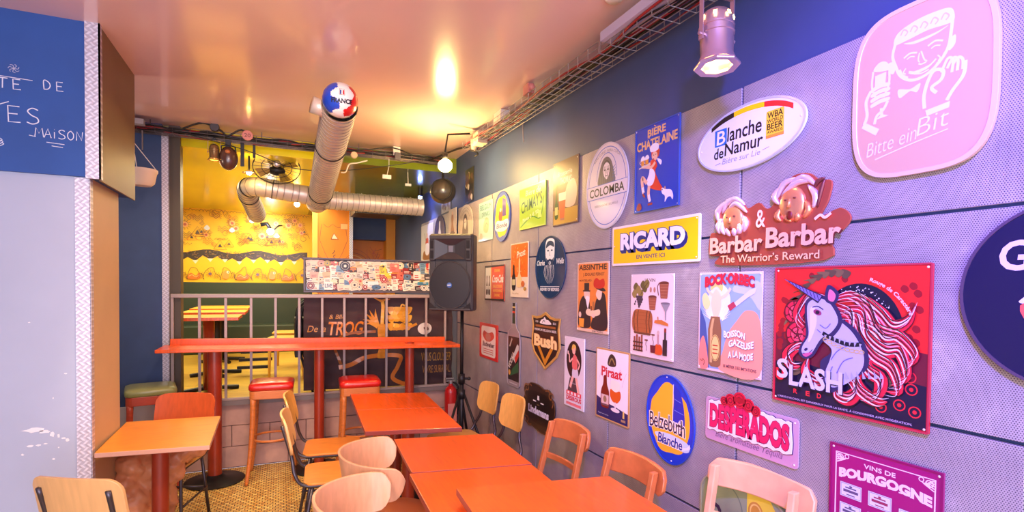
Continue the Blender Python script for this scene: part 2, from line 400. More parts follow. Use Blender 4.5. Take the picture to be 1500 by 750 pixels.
def sign(name, label, outline, col, yl, zb, t=0.006, rim=None, rot=0, cat='sign', holes=(), rough=0.3, metal=0.0, gap=0.003, lip=0.0):
    """outline in cm on the sign's canvas; the plate hangs a few millimetres off the wall"""
    pts = [(x*U, y*U) for x, y in outline]
    m = mat('plate_%02x%02x%02x_%d' % (*[int(c) for c in col], int(metal*10)), col, rough, metal, coat=0.4)
    o = MB().prism(pts, gap, gap+t).build(name, m, bevel=0.0012, seg=2)
    tag(o, label, cat, 'signs hung on the perforated wall'); wall_frame(o, yl, zb, rot=rot)
    z = gap+t
    if rim:
        rm = mat('rim_%02x%02x%02x' % tuple(rim[0]), rim[0], 0.3, 0.3, coat=0.3); w = rim[1]*U
        cx = sum(p[0] for p in pts)/len(pts); cy = sum(p[1] for p in pts)/len(pts); n = len(pts)
        area = sum(pts[i][0]*pts[(i+1) % n][1]-pts[(i+1) % n][0]*pts[i][1] for i in range(n))
        P = pts if area > 0 else pts[::-1]; inn = []
        for i in range(n):
            a, b, c = Vector(P[i-1]), Vector(P[i]), Vector(P[(i+1) % n]); d = (c-a).normalized(); e1 = (b-a).normalized(); e2 = (c-b).normalized()
            nn = Vector((-d.y, d.x)); k = max(0.5, nn.dot(Vector((-e2.y, e2.x)))); inn.append(tuple(b+nn*w/k))
        vs = [(x, y, z) for x, y in P]+[(x, y, z) for x, y in inn]+[(x, y, z+0.0025) for x, y in P]+[(x, y, z+0.0025) for x, y in inn]
        fs = []
        for i in range(n):
            j = (i+1) % n; fs += [(2*n+i, 2*n+j, 3*n+j, 3*n+i), (n+i, 3*n+i, 3*n+j, n+j), (i, j, 2*n+j, 2*n+i)]
        MB().add(vs, fs).build('rim', rm, o)
    for hx, hy in holes:
        h = MB().lathe([(0.0035, z), (0.0035, z+0.0012), (0.002, z+0.0022), (0, z+0.0023)], 10)
        q = h.build('screw', WHITEP, o, smooth=True); q.location = (hx*U, hy*U, 0)
    return o, Art(z+0.0001)
def corners(w, h, d=0.9): return ((d, d), (w-d, d), (d, h-d), (w-d, h-d))
# ============================================================ structure
def sbox(name, a, b, m, bevel=0): return struct(MB().box(a, b).build(name, m, bevel=bevel))
sbox('floor', (-2.6, -2.6, -0.08), (1.75, 5.1, 0), MOSAIC)
sbox('ceiling', (-2.6, -2.6, 2.9), (1.75, 5.16, 3.0), CEIL)
sbox('ceiling', (-2.6, 5.16, 2.75), (0.40, 9.4, 3.0), CEILY)
sbox('ceiling', (0.40, 5.16, 2.75), (1.75, 9.4, 3.0), CEILG)
wr = sbox('wall_right', (1.645, -2.6, -0.05), (1.78, 9.4, 3.0), NAVY)
ys = [-2.6, -1.97, -1.10, -0.235, 0.634, 1.503, 2.376, 3.246, 4.114, 5.043]
zs = [0.09, 0.655, 1.232, 1.812, 2.383]
for i in range(len(ys)-1):
    for j in range(4):
        MB().box((1.630, ys[i]+0.005, zs[j]+0.005), (1.6455, ys[i+1]-0.005, zs[j+1]-0.005)).build('panel', PERF, wr, bevel=0.001, seg=1)
for y0, y1 in ((5.12, 5.80), (5.80, 6.55)):
    MB().box((1.630, y0+0.005, 1.817), (1.6455, y1-0.005, 2.378)).build('panel', PERF, wr, bevel=0.001, seg=1)
sbox('baseboard_right', (1.615, -2.6, 0), (1.646, 5.1, 0.08), DARK)
sbox('wall_left', (-2.6, 3.30, 0), (-0.90, 3.84, 2.13), GREYW)
sbox('wall_left', (-2.6, 3.28, 2.13), (-0.85, 3.98, 2.9), BLUEB)
sbox('wall_side', (-2.7, -2.6, 0), (-2.6, 9.4, 3.0), GREYW)
# boards that line the reveal, angle trims
sbox('trim_1', (-0.9, 3.335, 0), (-0.888, 3.82, 2.13), TAN)
sbox('trim_2', (-0.85, 3.31, 2.118), (-0.840, 3.985, 2.9), BROWNB)
t = MB().box((-0.945, 3.292, 0), (-0.884, 3.302, 2.125)).box((-0.886, 3.292, 0), (-0.882, 3.335, 2.125)).build('trim_3', DIAMOND); struct(t)
t = MB().box((-0.895, 3.270, 2.122), (-0.834, 3.281, 2.9)).box((-0.840, 3.270, 2.122), (-0.834, 3.312, 2.9)).build('trim_4', DIAMOND); struct(t)
wl = bpy.data.objects['wall_left']
random.seed(3)
def chip(x, z, w, h):
    n = 14; pts = []
    for i in range(n):
        a = 2*pi*i/n; q = random.uniform(0.62, 1.1); pts.append((x+w/2*q*cos(a), z+h/2*q*sin(a)))
    m = MB(); m.T = Matrix(((1, 0, 0, 0), (0, 0, -1, 3.2994), (0, 1, 0, 0), (0, 0, 0, 1))); m.prism(pts, 0, 0.0006)
    m.build('bare_patch', mat('bare_plaster', (242, 240, 244), 0.7), wl)
for q in ((-1.115, .868, .10, .026), (-1.075, .855, .05, .018), (-1.045, .838, .018, .03), (-1.13, .79, .03, .012), (-1.10, .79, .022, .01), (-1.072, .795, .02, .006),
          (-1.02, .83, .012, .022), (-1.0, .815, .02, .01), (-.985, .805, .018, .02), (-1.02, .77, .008, .008), (-1.13, 1.4, .012, .006), (-.99, 1.14, .014, .008), (-1.04, 1.02, .006, .01), (-1.16, .75, .012, .01), (-1.04,.715,.014,.01)): chip(*q)
# front partition in slate blue beside the opening
sbox('wall_back', (-2.6, 5.10, 0.56), (-0.890, 5.2, 2.9), BLUEW)
pt = sbox('wall_back', (-2.6, 5.09, 0.0), (-0.84, 5.19, 0.56), GROUT)
for k in range(4): MB().box((-0.85-0.42*(k+1)+.003, 5.080, 0.01), (-0.85-0.42*k-.003, 5.092, 0.60)).build('panel', mat('white_panel', (206, 204, 214), 0.45, noise=(4, .06)), pt, bevel=.002)
t = MB().box((-0.893, 5.090, 0.56), (-0.845, 5.101, 2.88)).box((-0.847, 5.090, 0.56), (-0.843, 5.15, 2.88)).build('trim_5', DIAMOND); struct(t)
sbox('trim_6', (-0.845, 5.11, 0.56), (-0.765, 5.24, 2.9), OAKEDGE)
# platform front with its tiles
pf = sbox('platform', (-0.84, 5.105, 0), (1.645, 5.25, 0.56), GROUT)
for r in range(3):
    z0 = 0.006+r*0.182; x = -0.84-(0.15 if r % 2 else 0)
    while x < 1.63:
        a, b = max(x, -0.838)+0.003, min(x+0.30, 1.628)-0.003
        if b-a > 0.02: MB().box((a, 5.094, z0+0.003), (b, 5.107, z0+0.179)).build('tile', PLATE_T, pf, bevel=0.002, seg=1)
        x += 0.30
bf = sbox('floor', (-2.6, 5.25, 0.5), (1.645, 9.4, 0.56), PLANKF)
for i in range(7):
    for j in range(5):
        MB().box((-2.58+i*0.6+.003, 5.28+j*0.8+.003, 0.555), (-2.58+(i+1)*0.6-.003, 5.28+(j+1)*0.8-.003, 0.564)).build('tile', PLANKF, bf)
sbox('trim_7', (-0.80, 5.03, 0.56), (1.64, 5.11, 0.60), mat('grey_sill', (128, 118, 120), 0.45, .2))

# far wall of the back room, dado and mural
fw = sbox('wall_far', (-2.6, 9.30, 0.5), (1.7, 9.45, 3.0), YMURAL)
sbox('baseboard_far', (-2.6, 9.27, 0.56), (0.50, 9.31, 1.62), DGREEN)
class Ink(Art):
    pass
A = Art(0.0004)
W_ = 300; o_x = -2.6    # mural canvas, cm from x=-2.6 and z=1.6
BR = (120, 66, 14); DK = (66, 50, 40)
top = [(0, 62)]; 
band_top = [(i*10, 47+3*sin(i*0.9)) for i in range(31)]
zig = []
for i in range(0, 31): zig += [(300-i*10, 32+(7 if i % 2 else 0)+2*sin(i))]
A.poly(DK, band_top+zig)
for i in range(1, 30, 2):
    A.poly((240, 222, 190), [(i*10-4+10, 30.5+2*sin(30-i)+4), (i*10+4+10, 34.5+2*sin(30-i)), (i*10+10, 31+2*sin(30-i)-2)])
random.seed(5)
for i in range(220):
    x = random.uniform(2, 296); y = random.uniform(38, 47); c = random.choice([(150, 100, 60), (110, 84, 60), (176, 130, 60), (90, 76, 96)])
    A.stroke(c, [(x, y), (x+random.uniform(-3, 3), y+random.uniform(-2, 2)), (x+random.uniform(-5, 5), y+random.uniform(-3, 3))], 0.5)
for k in range(84):
    x = 110+(k%42)*4.5+random.uniform(-2, 2); y = random.choice([58, 66, 75, 84, 93, 100])+random.uniform(-4, 4); s_ = random.uniform(5, 10)
    kind = random.choice('sdtwze')
    c = random.choice([BR, DK, (130, 70, 16), (196, 84, 20), BR])
    if kind == 's': A.stroke(c, [(x+s_*cos(a*0.7)*(1-a/14), y+s_*sin(a*0.7)*(1-a/14)) for a in range(13)], 0.5)
    if kind == 'd': A.outline(c, [(x-s_/2, y), (x, y+s_/2), (x+s_/2, y), (x, y-s_/2)], .5); A.outline(c, [(x-s_/4, y), (x, y+s_/4), (x+s_/4, y), (x, y-s_/4)], .4)
    if kind == 't': A.outline(c, [(x-s_, y-s_*.6), (x, y+s_), (x+s_, y-s_*.6)], .6); A.poly(DK, [(x-s_/3, y-s_*.2), (x, y+s_*.4), (x+s_/3, y-s_*.2)])
    if kind == 'w':
        for q in range(3): A.stroke(c, [(x-s_+i*2, y+q*3+2*sin(i*1.6)) for i in range(8)], .5)
    if kind == 'z': A.stroke(c, [(x-s_+i*3, y+(3 if i % 2 else 0)) for i in range(6)], .5, smooth=False)
    if kind == 'e':
        A.oval((240, 170, 90), x, y, s_*.5, s_*.5); A.oval((180, 70, 40), x, y, s_*.25)
        for q in range(12): A.stroke(c, [(x+s_*.6*cos(q*pi/6), y+s_*.6*sin(q*pi/6)), (x+s_*cos(q*pi/6), y+s_*sin(q*pi/6))], .5, smooth=False)
for k, x in enumerate(range(116, 300, 22)):      # the creatures of the lower row
    y = 16
    q0 = random.uniform(-3, 3); A.stroke(DK, [(x-9, 3), (x-8+q0, 12+q0), (x-3, 20+q0), (x+4, 21-q0), (x+7, 13), (x+12-q0, 10+q0*2), (x+14, 3)], .6)
    if k % 3 == 0: A.blob((232, 150, 60), [(x-5, 6), (x-4, 15), (x, 18), (x+4, 12), (x+2, 5)]); A.oval((240, 226, 190), x+q0, 15+k % 3, 2.0); A.oval(DK, x+.4+q0, 15+k % 3, .9)
    if k % 3 == 1: A.blob((226, 118, 34), [(x-7, 4), (x-7, 10), (x-3, 13), (x+3, 9), (x+7, 14), (x+8, 5)]); A.stroke((240, 200, 120), [(x-6, 8), (x-2, 10), (x+3, 7), (x+7, 10)], .7)
    if k % 3 == 2:
        for q in range(9): A.stroke((206, 100, 40), [(x, 12), (x+6*cos(q*.7), 12+6*sin(q*.7))], .5, smooth=False)
        A.oval((120, 90, 110), x, 12, 2.2)
    for q in range(5): A.stroke(BR, [(x+5+q*1.5, 5), (x+7+q*1.5, 12+q % 2*3)], .4)
for i in range(44): A.stroke((120, 84, 40), [(100+i*4.6, 108+1.5*sin(i)), (102+i*4.6, 110+sin(i*2)), (105+i*4.6, 108)], .5)
for x, y in ((152, 82), (186, 80), (214, 96), (250, 74)): A.blob((206, 206, 214), [(x, y), (x+4, y+5), (x+8, y), (x+4, y-3)])
me_par = bpy.data.objects.new('mural', None); C.objects.link(me_par); me_par.parent = fw; front_frame(me_par, o_x, 9.2994, 1.63)
A.build(me_par)

# patterned orange column and panels
oc = sbox('wall_column', (0.46, 7.9, 0.56), (0.93, 8.4, 2.75), ORANGEB)
sbox('trim_8', (0.405, 7.885, 0.56), (0.475, 7.92, 2.75), mat('gold_trim', (236, 176, 80), .35, .2)); t = MB().box((0.905, 7.886, 0.56), (0.955, 7.92, 2.75)).build('trim_9', DIAMOND); struct(t)
A = Art(0.0004)
for s_ in (1, -1):
    for j in range(3):
        for w in (0, 3, 6):
            cx = 21.5+s_*21.5
            P = [(cx, 88+j*24+11-w), (cx-s_*(11-w), 88+j*24), (cx, 88+j*24-11+w)]; A.stroke((150, 70, 30), P, .6, smooth=False)
    A.stroke((170, 84, 30), [(21.5+s_*16, 190), (21.5+s_*19, 168), (21.5+s_*12, 150), (21.5+s_*4, 134), (21.5+s_*12, 118)], .6, smooth=False)
for j in range(9): A.stroke(DK, [(20+(j % 2)*3, 92+j*7), (23-(j % 2)*2, 96+j*7), (22+(j % 2)*2, 98+j*7)], 1.0, smooth=False)
A.poly((240, 210, 190), [(19, 170), (22, 177), (27, 170)]); A.outline((120, 40, 30), [(18, 169), (22, 178), (28, 169)], .8)
A.stroke((150, 70, 30), [(8, 190), (14, 186), (20, 190), (28, 186), (36, 190)], .6); A.rect((240, 180, 120), 31, 184, 41, 192); A.outline((200, 90, 60), [(31, 184), (41, 184), (41, 192), (31, 192)], .5)
mp_ = bpy.data.objects.new('column_drawing', None); C.objects.link(mp_); mp_.parent = oc; front_frame(mp_, 0.475, 7.8994, 0.56); A.build(mp_)
sbox('wall_niche', (0.93, 8.5, 0.56), (1.66, 8.6, 2.45), ORANGEB); sbox('beam', (0.955, 8.3, 2.30), (1.50, 8.5, 2.752), NAVY)
sbox('wall_pier', (1.50, 8.25, 0.56), (1.64, 8.5, 2.752), mat('ochre_board', (226, 146, 40), .45, noise=(5, .05)))
nc = bpy.data.objects['wall_niche']; A = Art(0.0004)
A.ring((170, 80, 20), 8, 120, 30, 34, .8, a0=0, a1=90); A.ring((196, 96, 30), 8, 120, 34, 40, .6, a0=0, a1=90)
A.ring((246, 200, 90), 8, 122, 24, 28, 1.2, a0=0, a1=90)
for j in range(18): A.stroke(random.choice([(120, 50, 30), (206, 90, 30), (200, 70, 50)]), [(28+random.uniform(0, 28), 125+random.uniform(0, 40)), (30+random.uniform(0, 26), 128+random.uniform(0, 36))], .5)
mp_ = bpy.data.objects.new('wall_drawing', None); C.objects.link(mp_); mp_.parent = nc; front_frame(mp_, 0.95, 8.4994, 0.56); A.build(mp_)

# ============================================================ railing, sticker panel, banner
rail = thing('railing', 'grey painted steel railing with thin balusters on the platform edge', 'railing', (0.35, 5.05, 0.60))
MB().box((-1.175, -0.022, 0.880), (1.255, 0.022, 0.912)).build('handrail', RAILM, rail, bevel=.004)
MB().box((-1.175, -0.015, 0.0), (1.255, 0.015, 0.022)).build('bottom_rail', RAILM, rail, bevel=.003)
for k in range(13): MB().box((-1.166+k*0.1932-.010, -0.010, 0.02), (-1.166+k*0.1932+.010, 0.010, 0.882)).build('baluster', RAILM, rail)
pan = MB().box((0.193, 5.075, 1.545), (1.43, 5.10, 1.838)).build('sticker_board', mat('board_back', (72, 60, 66), .5), None)
tag(pan, 'long framed board covered in overlapping bar stickers above the railing', 'board')
fr = MB()
for a, b in (((0.185, 5.055, 1.528), (1.438, 5.078, 1.545)), ((0.185, 5.055, 1.828), (1.438, 5.078, 1.845)), ((0.185, 5.055, 1.545), (0.202, 5.078, 1.828)), ((1.421, 5.055, 1.545), (1.438, 5.078, 1.828))): fr.box(a, b)
fr.build('frame', mat('grey_frame', (92, 84, 96), .4, .3), pan, bevel=.002)
random.seed(21)
pal = [(236, 222, 204), (244, 236, 224), (228, 208, 184), (240, 226, 206), (232, 214, 190), (246, 238, 230), (222, 204, 186), (236, 220, 200), (240, 214, 170), (236, 220, 200), (240, 232, 222), (222, 196, 170), (206, 60, 40), (240, 140, 50), (246, 206, 60), (60, 44, 50), (226, 110, 90), (240, 236, 226), (90, 130, 170), (246, 224, 190), (150, 40, 40), (216, 180, 140), (70, 60, 60), (240, 170, 150), (206, 200, 190), (120, 160, 190), (196, 170, 60)]
def sticker(x, z, w, h, kind, c, rot, lvl, words=None):
    a = Art(0)
    if kind == 'o': P = oval(0, 0, w/2, h/2, 20)
    elif kind == 'b': P = [(w/2*cos(k*pi/6)*(1 if k % 2 else .72), h/2*sin(k*pi/6)*(1 if k % 2 else .72)) for k in range(12)]
    else: P = rrect(-w/2, -h/2, w/2, h/2, min(w, h)*.12, 2)
    a.poly(c, P)
    dark = sum(c) < 330; c2 = (236, 226, 214) if dark else random.choice([(60, 46, 50), (190, 50, 40), (70, 60, 64), (60, 90, 130)])
    if words: a.text(c2, words, -w*.4, -h*.25, w*.8, h*.5, .03)
    elif kind == 'o': a.ring(c2, 0, 0, w*.36, h*.36, .25, 14); a.oval(c2, 0, 0, w*.14, h*.14, n=8)
    else:
        for k in range(random.randint(1, 3)): a.rect(c2, -w*.33, -h*.3+k*h*.22, w*random.uniform(.05, .34), -h*.3+k*h*.22+h*.09)
        if random.random() < .5: a.oval(random.choice(pal), w*.15, h*.2, w*.16, h*.16, n=10)
    V = []; F = []; M = []; cols = []
    for kk in ('artwork', 'lettering'):
        v, f, m = a.A[kk]; o = len(V); V += v; F += [tuple(q+o for q in ff) for ff in f]; M += [len(cols)+q for q in m]; cols += a.cols[kk]
    me = bpy.data.meshes.new('sticker'); me.from_pydata(V, [], F)
    for cc in cols: me.materials.append(ink(cc))
    for p, i in zip(me.polygons, M): p.material_index = i
    o = bpy.data.objects.new('sticker', me); C.objects.link(o); o.parent = pan
    M4 = Matrix(((1, 0, 0, x), (0, 0, -1, 5.0748-lvl*0.00012), (0, 1, 0, z), (0, 0, 0, 1))); o.matrix_world = M4 @ Matrix.Rotation(rot, 4, 'Z')
n = 0
for i in range(22):
    for j in range(5):
        x = 0.232+i*0.0555+random.uniform(-.01, .01); z = 1.573+j*0.057+random.uniform(-.008, .008)
        w = random.uniform(5.5, 8.5); h = random.uniform(5, 7)
        x = min(max(x, .206+w*.005), 1.417-w*.005); z = min(max(z, 1.549+h*.005), 1.824-h*.005)
        sticker(x, z, w, h, random.choice('rrrrob'), random.choice(pal), random.uniform(-.15, .15), n*0.6 % 50); n += 1
for x, z, w, h, k, c, t in ((0.545, 1.775, 9.5, 9.5, 'o', (40, 34, 40), None), (0.245, 1.59, 7, 7, 'o', (120, 30, 36), None), (.40, 1.59, 8, 7.5, 'r', (244, 240, 236), 'LIVE'), (1.145, 1.60, 8, 5, 'r', (244, 240, 230), 'BMD'),
                            (.90, 1.655, 7, 7, 'o', (170, 36, 40), None), (.885, 1.765, 7, 7, 'b', (248, 214, 60), None), (.80, 1.61, 10, 5, 'r', (226, 232, 236), None), (1.28, 1.62, 11, 3, 'r', (60, 150, 190), None),
                            (.83, 1.58, 9, 5, 'o', (70, 110, 150), None), (1.0, 1.77, 9, 8, 'r', (230, 120, 110), None), (.63, 1.60, 8, 8, 'o', (226, 214, 190), None), (1.22, 1.70, 7, 8, 'r', (240, 240, 236), None), (.57, 1.68, 8.5, 8, 'o', (232, 224, 210), None), (1.16, 1.78, 4.5, 8, 'r', (50, 40, 44), None)):
    sticker(x, z, w, h, k, c, 0, 52+n % 8, t); n += 1
# banner with wrinkles
bm = bmesh.new(); nx, nz = 60, 40; grid = []
for j in range(nz+1):
    for i in range(nx+1):
        u, v = i/nx, j/nz; x = 0.19+1.42*u; z = 0.62+0.88*v
        w = 0.010*sin(9*u+4*v)+0.006*sin(23*u-11*v)+0.010*(u**3)*sin(30*(u*.7+v))+0.004*sin(47*v+13*u)
        grid.append(bm.verts.new((x, 5.155+w, z-0.02*sin(pi*u)*(v)-0.02*u*(1-v))))
for j in range(nz):
    for i in range(nx): a = j*(nx+1)+i; bm.faces.new((grid[a], grid[a+1], grid[a+nx+2], grid[a+nx+1]))
me = bpy.data.meshes.new('cloth_banner'); bm.to_mesh(me); bm.free(); me.materials.append(mat('banner_cloth', (66, 44, 50), .75, noise=(6, .15)))
ban = bpy.data.objects.new('cloth_banner', me); C.objects.link(ban)
for p in me.polygons: p.use_smooth = True
tag(ban, 'dark brown cloth banner with a golden hop figure hung behind the railing', 'banner')
A = Art(0.0)
G1, G2, G3 = (214, 140, 40), (240, 180, 60), (150, 84, 30)
def bx_(x, z): return ((x-0.19)*100, (z-0.60)*100)
def bp_(L): return [bx_(x, z) for x, z in L]
A.text(G1, 'De la', 3, 56, 16, 6, .0, .25); A.text((224, 130, 40), 'TROG', 20, 52.5, 32, 13, .02, .15); A.text(G1, '& Blle', 22, 68, 14, 4, 0, .2)
A.blob(G1, bp_([(.80, 1.49), (.90, 1.46), (1.0, 1.50), (1.0, 1.475), (.915, 1.44), (.90, 1.43)]))
A.stroke(G2, bp_([(.905, 1.45), (.91, 1.38), (.905, 1.30), (.90, 1.2)]), 3.2)
for a, b in ((.74, 1.33), (.78, 1.36), (.84, 1.37), (.72, 1.27), (.74, 1.22)): A.stroke(G1, bp_([(.86, 1.2), ((.86+a)/2-.01, (1.2+b)/2+.02), (a, b)]), 4.5, taper=True)
for r in range(5):
    for c in range(4-(r % 2)):
        cx = .985+c*.058+(r % 2)*.029; cz = 1.19+r*.04; A.blob(G2 if (r+c) % 2 else (226, 158, 40), bp_([(cx-.035, cz+.03), (cx, cz+.04), (cx+.035, cz+.03), (cx+.02, cz-.02), (cx, cz-.035), (cx-.02, cz-.02)]))
A.stroke(G2, bp_([(1.07, 1.36), (1.09, 1.41), (1.12, 1.40)]), 1.6)
A.stroke(G1, bp_([(1.0, 1.17), (1.15, 1.18), (1.24, 1.22)]), 2.6); A.oval((232, 222, 216), *bx_(1.32, 1.17), 7, 6); A.oval((110, 70, 60), *bx_(1.33, 1.165), 3, 2.4)
A.blob(G1, bp_([(.86, 1.2), (.95, 1.2), (.94, 1.0), (.95, .90), (.85, .90), (.87, 1.0)]))
A.stroke((206, 120, 50), bp_([(.86, .92), (.72, .90), (.60, .84), (.50, .82)]), 4.2); A.stroke((206, 120, 50), bp_([(.94, .92), (1.08, .90), (1.05, .80), (1.0, .70), (1.08, .64), (1.15, .62)]), 4.0)
A.stroke(G3, bp_([(.84, 1.15), (.6, 1.14), (.46, 1.06), (.50, .9), (.52, .85)]), 2.6)
A.text((196, 140, 50), 'VOUS CLOUSTER', 110, 24, 30, 8.5, -.005, .05); A.text((190, 130, 60), 'VIVRE SURREAL', 111, 12, 29, 7.5, -.005, .05)
dummy = bpy.data.objects.new('print', None); C.objects.link(dummy); dummy.parent = ban; front_frame(dummy, 0.19, 5.122, 0.60); A.build(dummy)
# the print follows the folds: drop each vertex onto the cloth
def clothy(u, v): return 5.155+0.010*sin(9*u+4*v)+0.006*sin(23*u-11*v)+0.010*(u**3)*sin(30*(u*.7+v))+0.004*sin(47*v+13*u)
for ch in list(dummy.children):
    ch.parent = ban; ch.matrix_world = Matrix.Identity(4)
    bmm = bmesh.new(); bmm.from_mesh(ch.data)
    for _ in range(2):
        es = [e for e in bmm.edges if e.calc_length() > 0.05]
        if es: bmesh.ops.subdivide_edges(bmm, edges=es, cuts=1)
    bmesh.ops.triangulate(bmm, faces=bmm.faces[:])
    for v in bmm.verts:
        x = 0.19+v.co.x; z = 0.60+v.co.y; k = v.co.z; u = min(max((x-.19)/1.42, 0), 1); w = min(max((z-.62)/.88, 0), 1)
        v.co = (x, clothy(u, w)-0.004-k, z)
    bmm.to_mesh(ch.data); bmm.free()
bpy.data.objects.remove(dummy)

# ============================================================ tables
def quad_top(name, q, z, t, m, me_, parent):
    mb = MB(); pts = [(x, y) for x, y in q]; mb.prism(pts, z-t, z); n = len(mb.f)
    for i in range(n): mb.m[i] = 1 if i < 4 else 0
    return mb.build(name, [m, me_], parent, bevel=.003)
def table(label, q, z, group, m=TABLE, em=EDGE, t=0.028, post_r=0.043, base=True, post=None):
    cx = sum(p[0] for p in q)/4; cy = sum(p[1] for p in q)/4
    if post: cx, cy = post
    T = thing('table', label, 'table', (cx, cy, 0), 0, group)
    quad_top('table_top', [(x-cx, y-cy) for x, y in q], z, t, m, em, T)
    MB().lathe([(post_r, 0.015), (post_r, z-t)], 24).build('post', POST, T, smooth=True)
    smooth_angle(MB().lathe([(0.0, 0), (0.215, 0), (0.22, 0.006), (0.20, 0.016), (0.07, 0.03), (0.052, 0.045), (0.045, 0.05)], 32).build('base', IRON, T))
    MB().box((-.14, -.025, z-t-.012), (.14, .025, z-t)).box((-.025, -.14, z-t-.012), (.025, .14, z-t)).build('bracket', IRON, T)
    return T
G = 'orange square tables'
table('orange table of the middle pair, the one nearer the platform', [(.549, 3.765), (1.047, 3.625), (1.07, 4.16), (.506, 4.319)][:0] or [(.482, 3.752), (1.046, 3.612), (1.07, 4.16), (.506, 4.319)], .73, G, post=(.80, 3.98))
table('orange table of the middle pair, the one nearer the camera', [(.458, 3.174), (1.021, 3.047), (1.045, 3.606), (.481, 3.746)], .73, G, post=(.80, 3.55))
table('long orange table top ending beside the yellow seated chair', [(.557, 2.394), (1.130, 2.29), (1.146, 2.852), (.585, 2.958)], .73, G, t=.022, post=(.86, 2.66))
table('orange table tucked under the corner of the nearest table', [(.515, 1.66), (1.095, 1.56), (1.128, 2.288), (.545, 2.392)], .727, G, t=.03, post=(.82, 2.0))
table('nearest orange table with dark side edge at the bottom of the picture', [(.600, 1.32), (1.275, 1.20), (1.291, 1.868), (.642, 1.987)], .79, G, t=.03, post=(.95, 1.58))
table('honey coloured square table standing against the pillar on the left', [(-.87, 3.274), (-.351, 3.213), (-.364, 3.905), (-.885, 3.946)], .73, G, TABLE2, EDGEL, t=.026, post=(-.635, 3.55))
# high bar table
T = thing('high_table', 'long high bar table with raised back lip along the railing', 'table', (.35, 4.82, 0))
mb = MB().add([(-1.21, -.20, 1.075), (1.19, -.20, 1.03), (1.19, .17, 1.03), (-1.21, .17, 1.075), (-1.21, -.20, 1.10), (1.19, -.20, 1.055), (1.19, .17, 1.055), (-1.21, .17, 1.10)],
              [(0, 3, 2, 1), (4, 5, 6, 7), (0, 1, 5, 4), (1, 2, 6, 5), (2, 3, 7, 6), (3, 0, 4, 7)]); mb.build('table_top', TABLE, T, bevel=.004)
mb = MB().add([(-1.17, .15, 1.09), (1.13, .15, 1.05), (1.13, .18, 1.05), (-1.17, .18, 1.09), (-1.17, .15, 1.148), (1.13, .15, 1.098), (1.13, .18, 1.098), (-1.17, .18, 1.148)],
              [(0, 3, 2, 1), (4, 5, 6, 7), (0, 1, 5, 4), (1, 2, 6, 5), (2, 3, 7, 6), (3, 0, 4, 7)]); mb.build('back_lip', TABLE, T, bevel=.003)
for x, r in ((-.84, .052), (-.045, .042), (.745, .042)):
    p = MB().lathe([(r, 0.02), (r, 1.07)], 24).build('leg', POST, T, smooth=True, loc=(x, 0.0, 0))
    smooth_angle(MB().lathe([(0, 0), (.215, 0), (.22, .008), (.19, .018), (.08, .03), (.06, .05), (.052, .055)], 32).build('base', IRON, T, loc=(x, 0, 0)))

# ============================================================ chairs
def plate(w, d, z0, t, r, y0=0, dish=0):
    """rounded plywood sheet lying flat"""
    mb = MB(); P = rrect(-w/2, y0-d/2, w/2, y0+d/2, r, 5); mb.prism(P, z0, z0+t); return mb
def tube_chair(label, seatm, backm, w=.38, bw=.36, bh=.22, top=.81, tubem=TUBE, lean=.075, name='school_chair', group=None, br=.055):
    T = thing(name, label, 'chair', group=group)
    plate(w, .38, .436, .014, .06, y0=.01).build('seat', seatm, T, bevel=.004)
    # backrest, gently hollow, built in strips
    def yy(x, z): return -.20-lean*((z+top-bh-.45)/.36)-.03*(1-(x/(bw/2))**2)
    V = []; F = []; N = 18
    for i in range(N+1):
        x = -bw/2*cos(pi*i/N); e = abs(x)-(bw/2-br); ins = br-math.sqrt(max(0, br**2-e*e)) if e > 0 else 0
        z0, z1 = min(ins, br*.93)-.010*(1-(x/(bw/2))**2), bh-min(ins, br*.93)+.006*(1-(x/(bw/2))**2)
        V += [(x, yy(x, z0)+.007, top-bh+z0), (x, yy(x, z1)+.007, top-bh+z1), (x, yy(x, z1)-.007, top-bh+z1), (x, yy(x, z0)-.007, top-bh+z0)]
    for i in range(N):
        q = i*4; F += [(q+j, q+(j+1) % 4, q+4+(j+1) % 4, q+4+j) for j in range(4)]
    F += [(3, 2, 1, 0), (N*4, N*4+1, N*4+2, N*4+3)]
    smooth_angle(MB().add(V, F).build('backrest', backm, T, bevel=.002), 45)
    for s in (-1, 1):
        x = s*(bw/2-.045)
        path = crom([(x, -.215-lean-.005, top-.045), (x, -.245, .60), (s*.165, -.225, .50), (s*.17, -.17, .435), (s*.172, 0, .428), (s*.175, .14, .422), (s*.18, .178, .38), (s*.19, .20, .012)], 5)
        MB().tube(path, .0105, 10).build('front_leg', tubem, T, smooth=True)
        MB().tube([(s*.165, -.13, .425), (s*.18, -.20, .012)], .0105, 10).build('rear_leg', tubem, T, smooth=True)
    MB().tube([(-.17, .12, .423), (.17, .12, .423)], .009, 8).tube([(-.17, -.15, .423), (.17, -.15, .423)], .009, 8).build('seat_rail', tubem, T, smooth=True)
    MB().tube([(-.178, -.175, .20), (.178, -.175, .20)], .007, 8).tube([(-.178, -.175, .20), (-.187, .188, .20)], .007, 8).tube([(.178, -.175, .20), (.187, .188, .20)], .007, 8).build('stretcher', tubem, T, smooth=True)
    return T
def at(T, x, y, rz, s=None):
    T.location = (x, y, 0); T.rotation_euler = (0, 0, R_(rz))
    if s: T.scale = (s, s, s)
    return T
at(tube_chair('pale plywood chair with two dark tubes, back turned, lower left corner', PLYP, PLYP, bw=.385, bh=.26, top=.835), -.60, 2.80, -29)
cB = at(tube_chair('red-brown backed chair with a coat on its yellow seat', PLYY, PLYR, bw=.39, bh=.25, top=.82), -.69, 4.01, 163)
G = 'steel tube chairs left of the middle tables'
